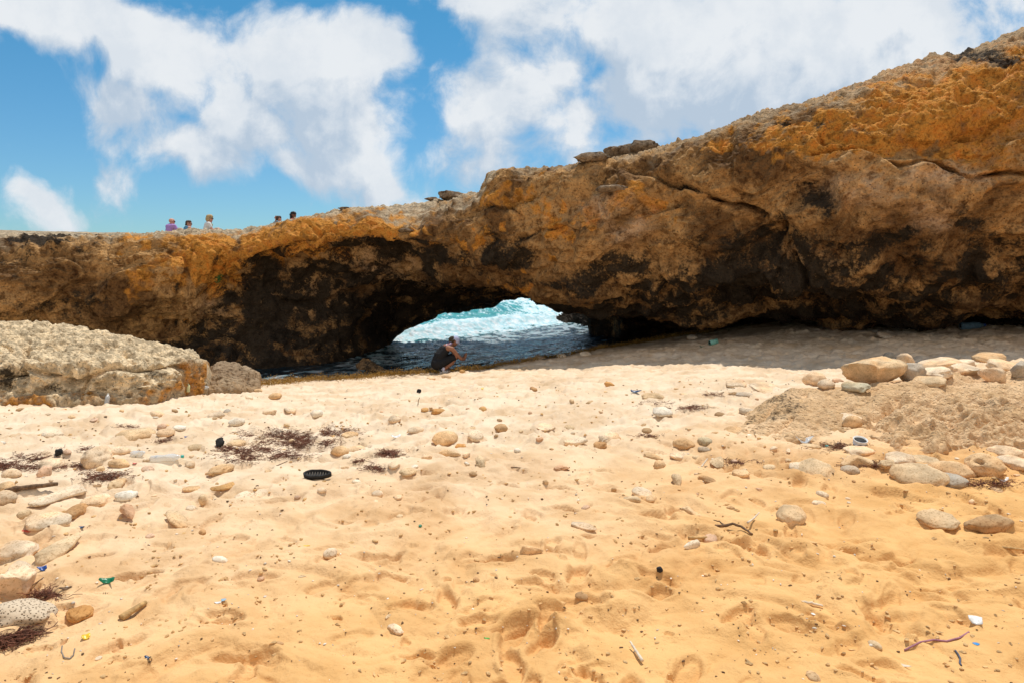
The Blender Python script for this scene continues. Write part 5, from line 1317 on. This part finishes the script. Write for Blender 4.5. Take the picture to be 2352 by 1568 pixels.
        for sd in (-1, 1):
            sh = (lean, sd * .185, .545 * h); el = (lean + .08, sd * .27, .33 * h); wr = (.30, sd * .20, .30)
            if arm and sd == arm: el = (lean + .16, sd * .26, .55 * h); wr = (lean + .05, sd * .15, .74 * h)
            arms.append([(*sh, .06), (*el, .045), (*wr, .029)]); arms += hand_chains(wr, (.7, -.2 * sd, -.2) if not (arm and sd == arm) else (-.1, -.1 * sd, .9), sd, .6)
            sl.append([(*sh, .074), (sh[0] * .45 + el[0] * .55, sh[1] * .45 + el[1] * .55, sh[2] * .45 + el[2] * .55, .064)])
        legs = [[(0, sd * .09, .12, .10), (.36, sd * .14, .33, .07), (.40, sd * .13, .28, .06), (.56, sd * .12, .05, .045), (.68, sd * .12, .04, .038)] for sd in (-1, 1)]
        blobmesh('body', [[(0, 0, .13, .14), (.0, 0, .33 * h, .125), (lean * .6, 0, .50 * h, .12), (lean, 0, .57 * h, .085), (lean + .015, 0, .625 * h, .055), (lean + .03, 0, .68 * h, .053)], [(lean * .8, -.15, .545 * h, .07), (lean * .8, .15, .545 * h, .07)]] + head_chains(hc, hyaw - yaw, pitch) + arms + legs, .009, sk, o)
        ch = [[(0, -.05, .14, .145), (0, .05, .14, .145)], [(0, 0, .15, .155), (.0, 0, .33 * h, .145), (lean * .6, 0, .50 * h, .135)], [(lean * .7, -.1, .50 * h, .105), (lean * .7, .1, .50 * h, .105)], [(lean * .8, -.13, .545 * h, .08), (lean * .8, .13, .545 * h, .08)]]
        blobmesh('shirt', ch + (sl if sleeves else []), .010, shirt, o, 3, .006, 10)
        blobmesh('shorts', [[(0, sd * .08, .12, .13), (.3, sd * .135, .31, .092)] for sd in (-1, 1)], .011, simple_mat('beige_shorts', (.35, .30, .22), .85), o)
        Hh = lambda x, y, z, r: (*rot((x, y, z), hc, hyaw - yaw, pitch), r)
        if hairf: blobmesh('hair', hairf[1](Hh), .009, hairf[0], o, 2, .012, 28)
        if glass: glasses(hc, hyaw - yaw, pitch, o, lens)
        if extra: extra(o, Hh, h, lean)
        return o
    brown = simple_mat('brown_hair', (.07, .04, .025), .6, .4, 60); blond = simple_mat('blond_hair', (.46, .33, .16), .6, .4, 60); dark = simple_mat('near_black_hair', (.02, .014, .012), .5, .4, 60)
    lav = simple_mat('lavender_shirt', (.42, .25, .58), .85, .06, 40); blue = simple_mat('blue_top', (.10, .27, .42), .85, .1, 40); white = simple_mat('white_shirt', (.72, .72, .72), .85, .06, 40)
    def collar(o, Hh, h, lean): blobmesh('collar', ring_chain((lean + .015, 0, .615 * h), .07, .022, -.01), .007, simple_mat('lavender_collar', (.30, .17, .45), .85), o, 1)
    sitter(169, 220.2, 25.0, math.radians(62), math.radians(15), 'person with bald head and lavender shirt sitting on the arch', lav, skin2, None, extra=collar)
    def straps(o, Hh, h, lean): blobmesh('strap', ring_chain((lean + .01, 0, .60 * h), .08, .020, -.015), .007, simple_mat('orange_strap', (.75, .20, .07), .8), o, 1)
    short = lambda H: [[H(-.045, 0, .05, .09), H(.01, 0, .065, .085)], [H(-.08, 0, -.01, .055)], [H(-.11, 0, -.05, .03)]]
    sitter(186, 222.9, 26.8, math.radians(48), math.radians(12), 'person in blue sleeveless top with dark hair tied back sitting on the arch', blue, skin2, (brown, short), sleeves=False, extra=straps)
    bob = lambda H: [[H(-.04, 0, .05, .1), H(.015, 0, .065, .09)], [H(-.07, 0, -.03, .085), H(-.06, 0, -.08, .06)], [H(-.02, .07, -.02, .05), H(-.04, .06, -.07, .04)], [H(-.02, -.07, -.02, .05), H(-.04, -.06, -.07, .04)]]
    def bag(o, Hh, h, lean):
        blobmesh('scarf', ring_chain((lean + .03, 0, .64 * h), .06, .026, -.02), .007, simple_mat('pink_scarf', (.70, .20, .22), .8), o, 1)
        blobmesh('bag_strap', [[(lean + .02, -.09, .64 * h, .016), (lean + .12, -.08, .52 * h, .016), (.14, -.04, .34 * h, .016), (.15, .06, .2 * h, .016)], [(lean + .02, -.09, .64 * h, .016), (lean - .08, -.02, .55 * h, .016), (-.14, .08, .3 * h, .016)]], .007, simple_mat('olive_strap', (.42, .38, .08), .8), o, 1)
    sitter(206.5, 215.4, 25.0, math.radians(28), math.radians(5), 'person with blond bob and white shirt, tallest of those on the arch', white, skin2, (blond, bob), extra=bag)
    sitter(277.5, 217.6, 29.0, math.radians(75), math.radians(40), 'person with dark hair and one hand raised, only the head showing', simple_mat('grey_top', (.3, .3, .3), .8), skin2, (brown, short), glass=False, arm=1)
    longh = lambda H: [[H(-.04, 0, .05, .098), H(.01, 0, .065, .088)], [H(-.08, 0, -.03, .08), H(-.09, 0, -.1, .065), H(-.11, .02, -.18, .05)], [H(-.1, .02, .0, .05), H(-.19, .05, .02, .028), H(-.25, .07, .03, .014)], [H(-.03, .07, -.03, .045), H(-.05, .06, -.12, .04)], [H(-.03, -.07, -.03, .045), H(-.05, -.06, -.12, .04)]]
    sitter(290.5, 212.3, 26.0, math.radians(20), math.radians(-20), 'brown-faced person with long dark windblown hair behind the arch crest', simple_mat('red_top', (.4, .08, .06), .8), skin3, (dark, longh), glass=False)
import time as _t
_t0 = _t.time()
def _lap(s):
    global _t0
    print('LAP', s, round(_t.time() - _t0, 1), flush=True); _t0 = _t.time()
M = {}
M['sand'] = sand_mat(); M['cliff'] = cliff_mat('cliff_rock'); M['sea'] = sea_mat()
M['pale_rock'] = cliff_mat('boulder_rock', ((.24, .17, .10), (.40, .30, .19)), (.88, .68, .43), True, 1.4, 1.0)
M['wet_rock'] = cliff_mat('wet_black_rock', ((.022, .018, .014), (.055, .043, .032)), (.06, .05, .04), False)
M['ledge_rock'] = cliff_mat('ledge_rock_face', ((.66, .41, .20), (.84, .56, .31)), (.84, .60, .37), True, 1.6, .38)
M['crest_rock'] = cliff_mat('crest_rock_face', ((.13, .09, .055), (.33, .24, .16)), (.4, .3, .2), False, 1.5)
build_world(); build_light_cam()
SAND = build_sand(); _lap('sand'); ARCH = build_arch(); _lap('arch'); BOULDER = build_boulder(); LEDGE = build_ledge()
build_side_rocks(); build_sea(); _lap('rest')
bpy.context.view_layer.update()
GROUNDS = [SAND, LEDGE, BOULDER, ARCH]
build_plant(); build_crest_rocks(); build_stones(); build_litter(); _lap('stones'); build_pebbles(); _lap('pebbles'); build_seaweed(); _lap('weed'); build_grit(); _lap('grit'); build_people(); _lap('people')
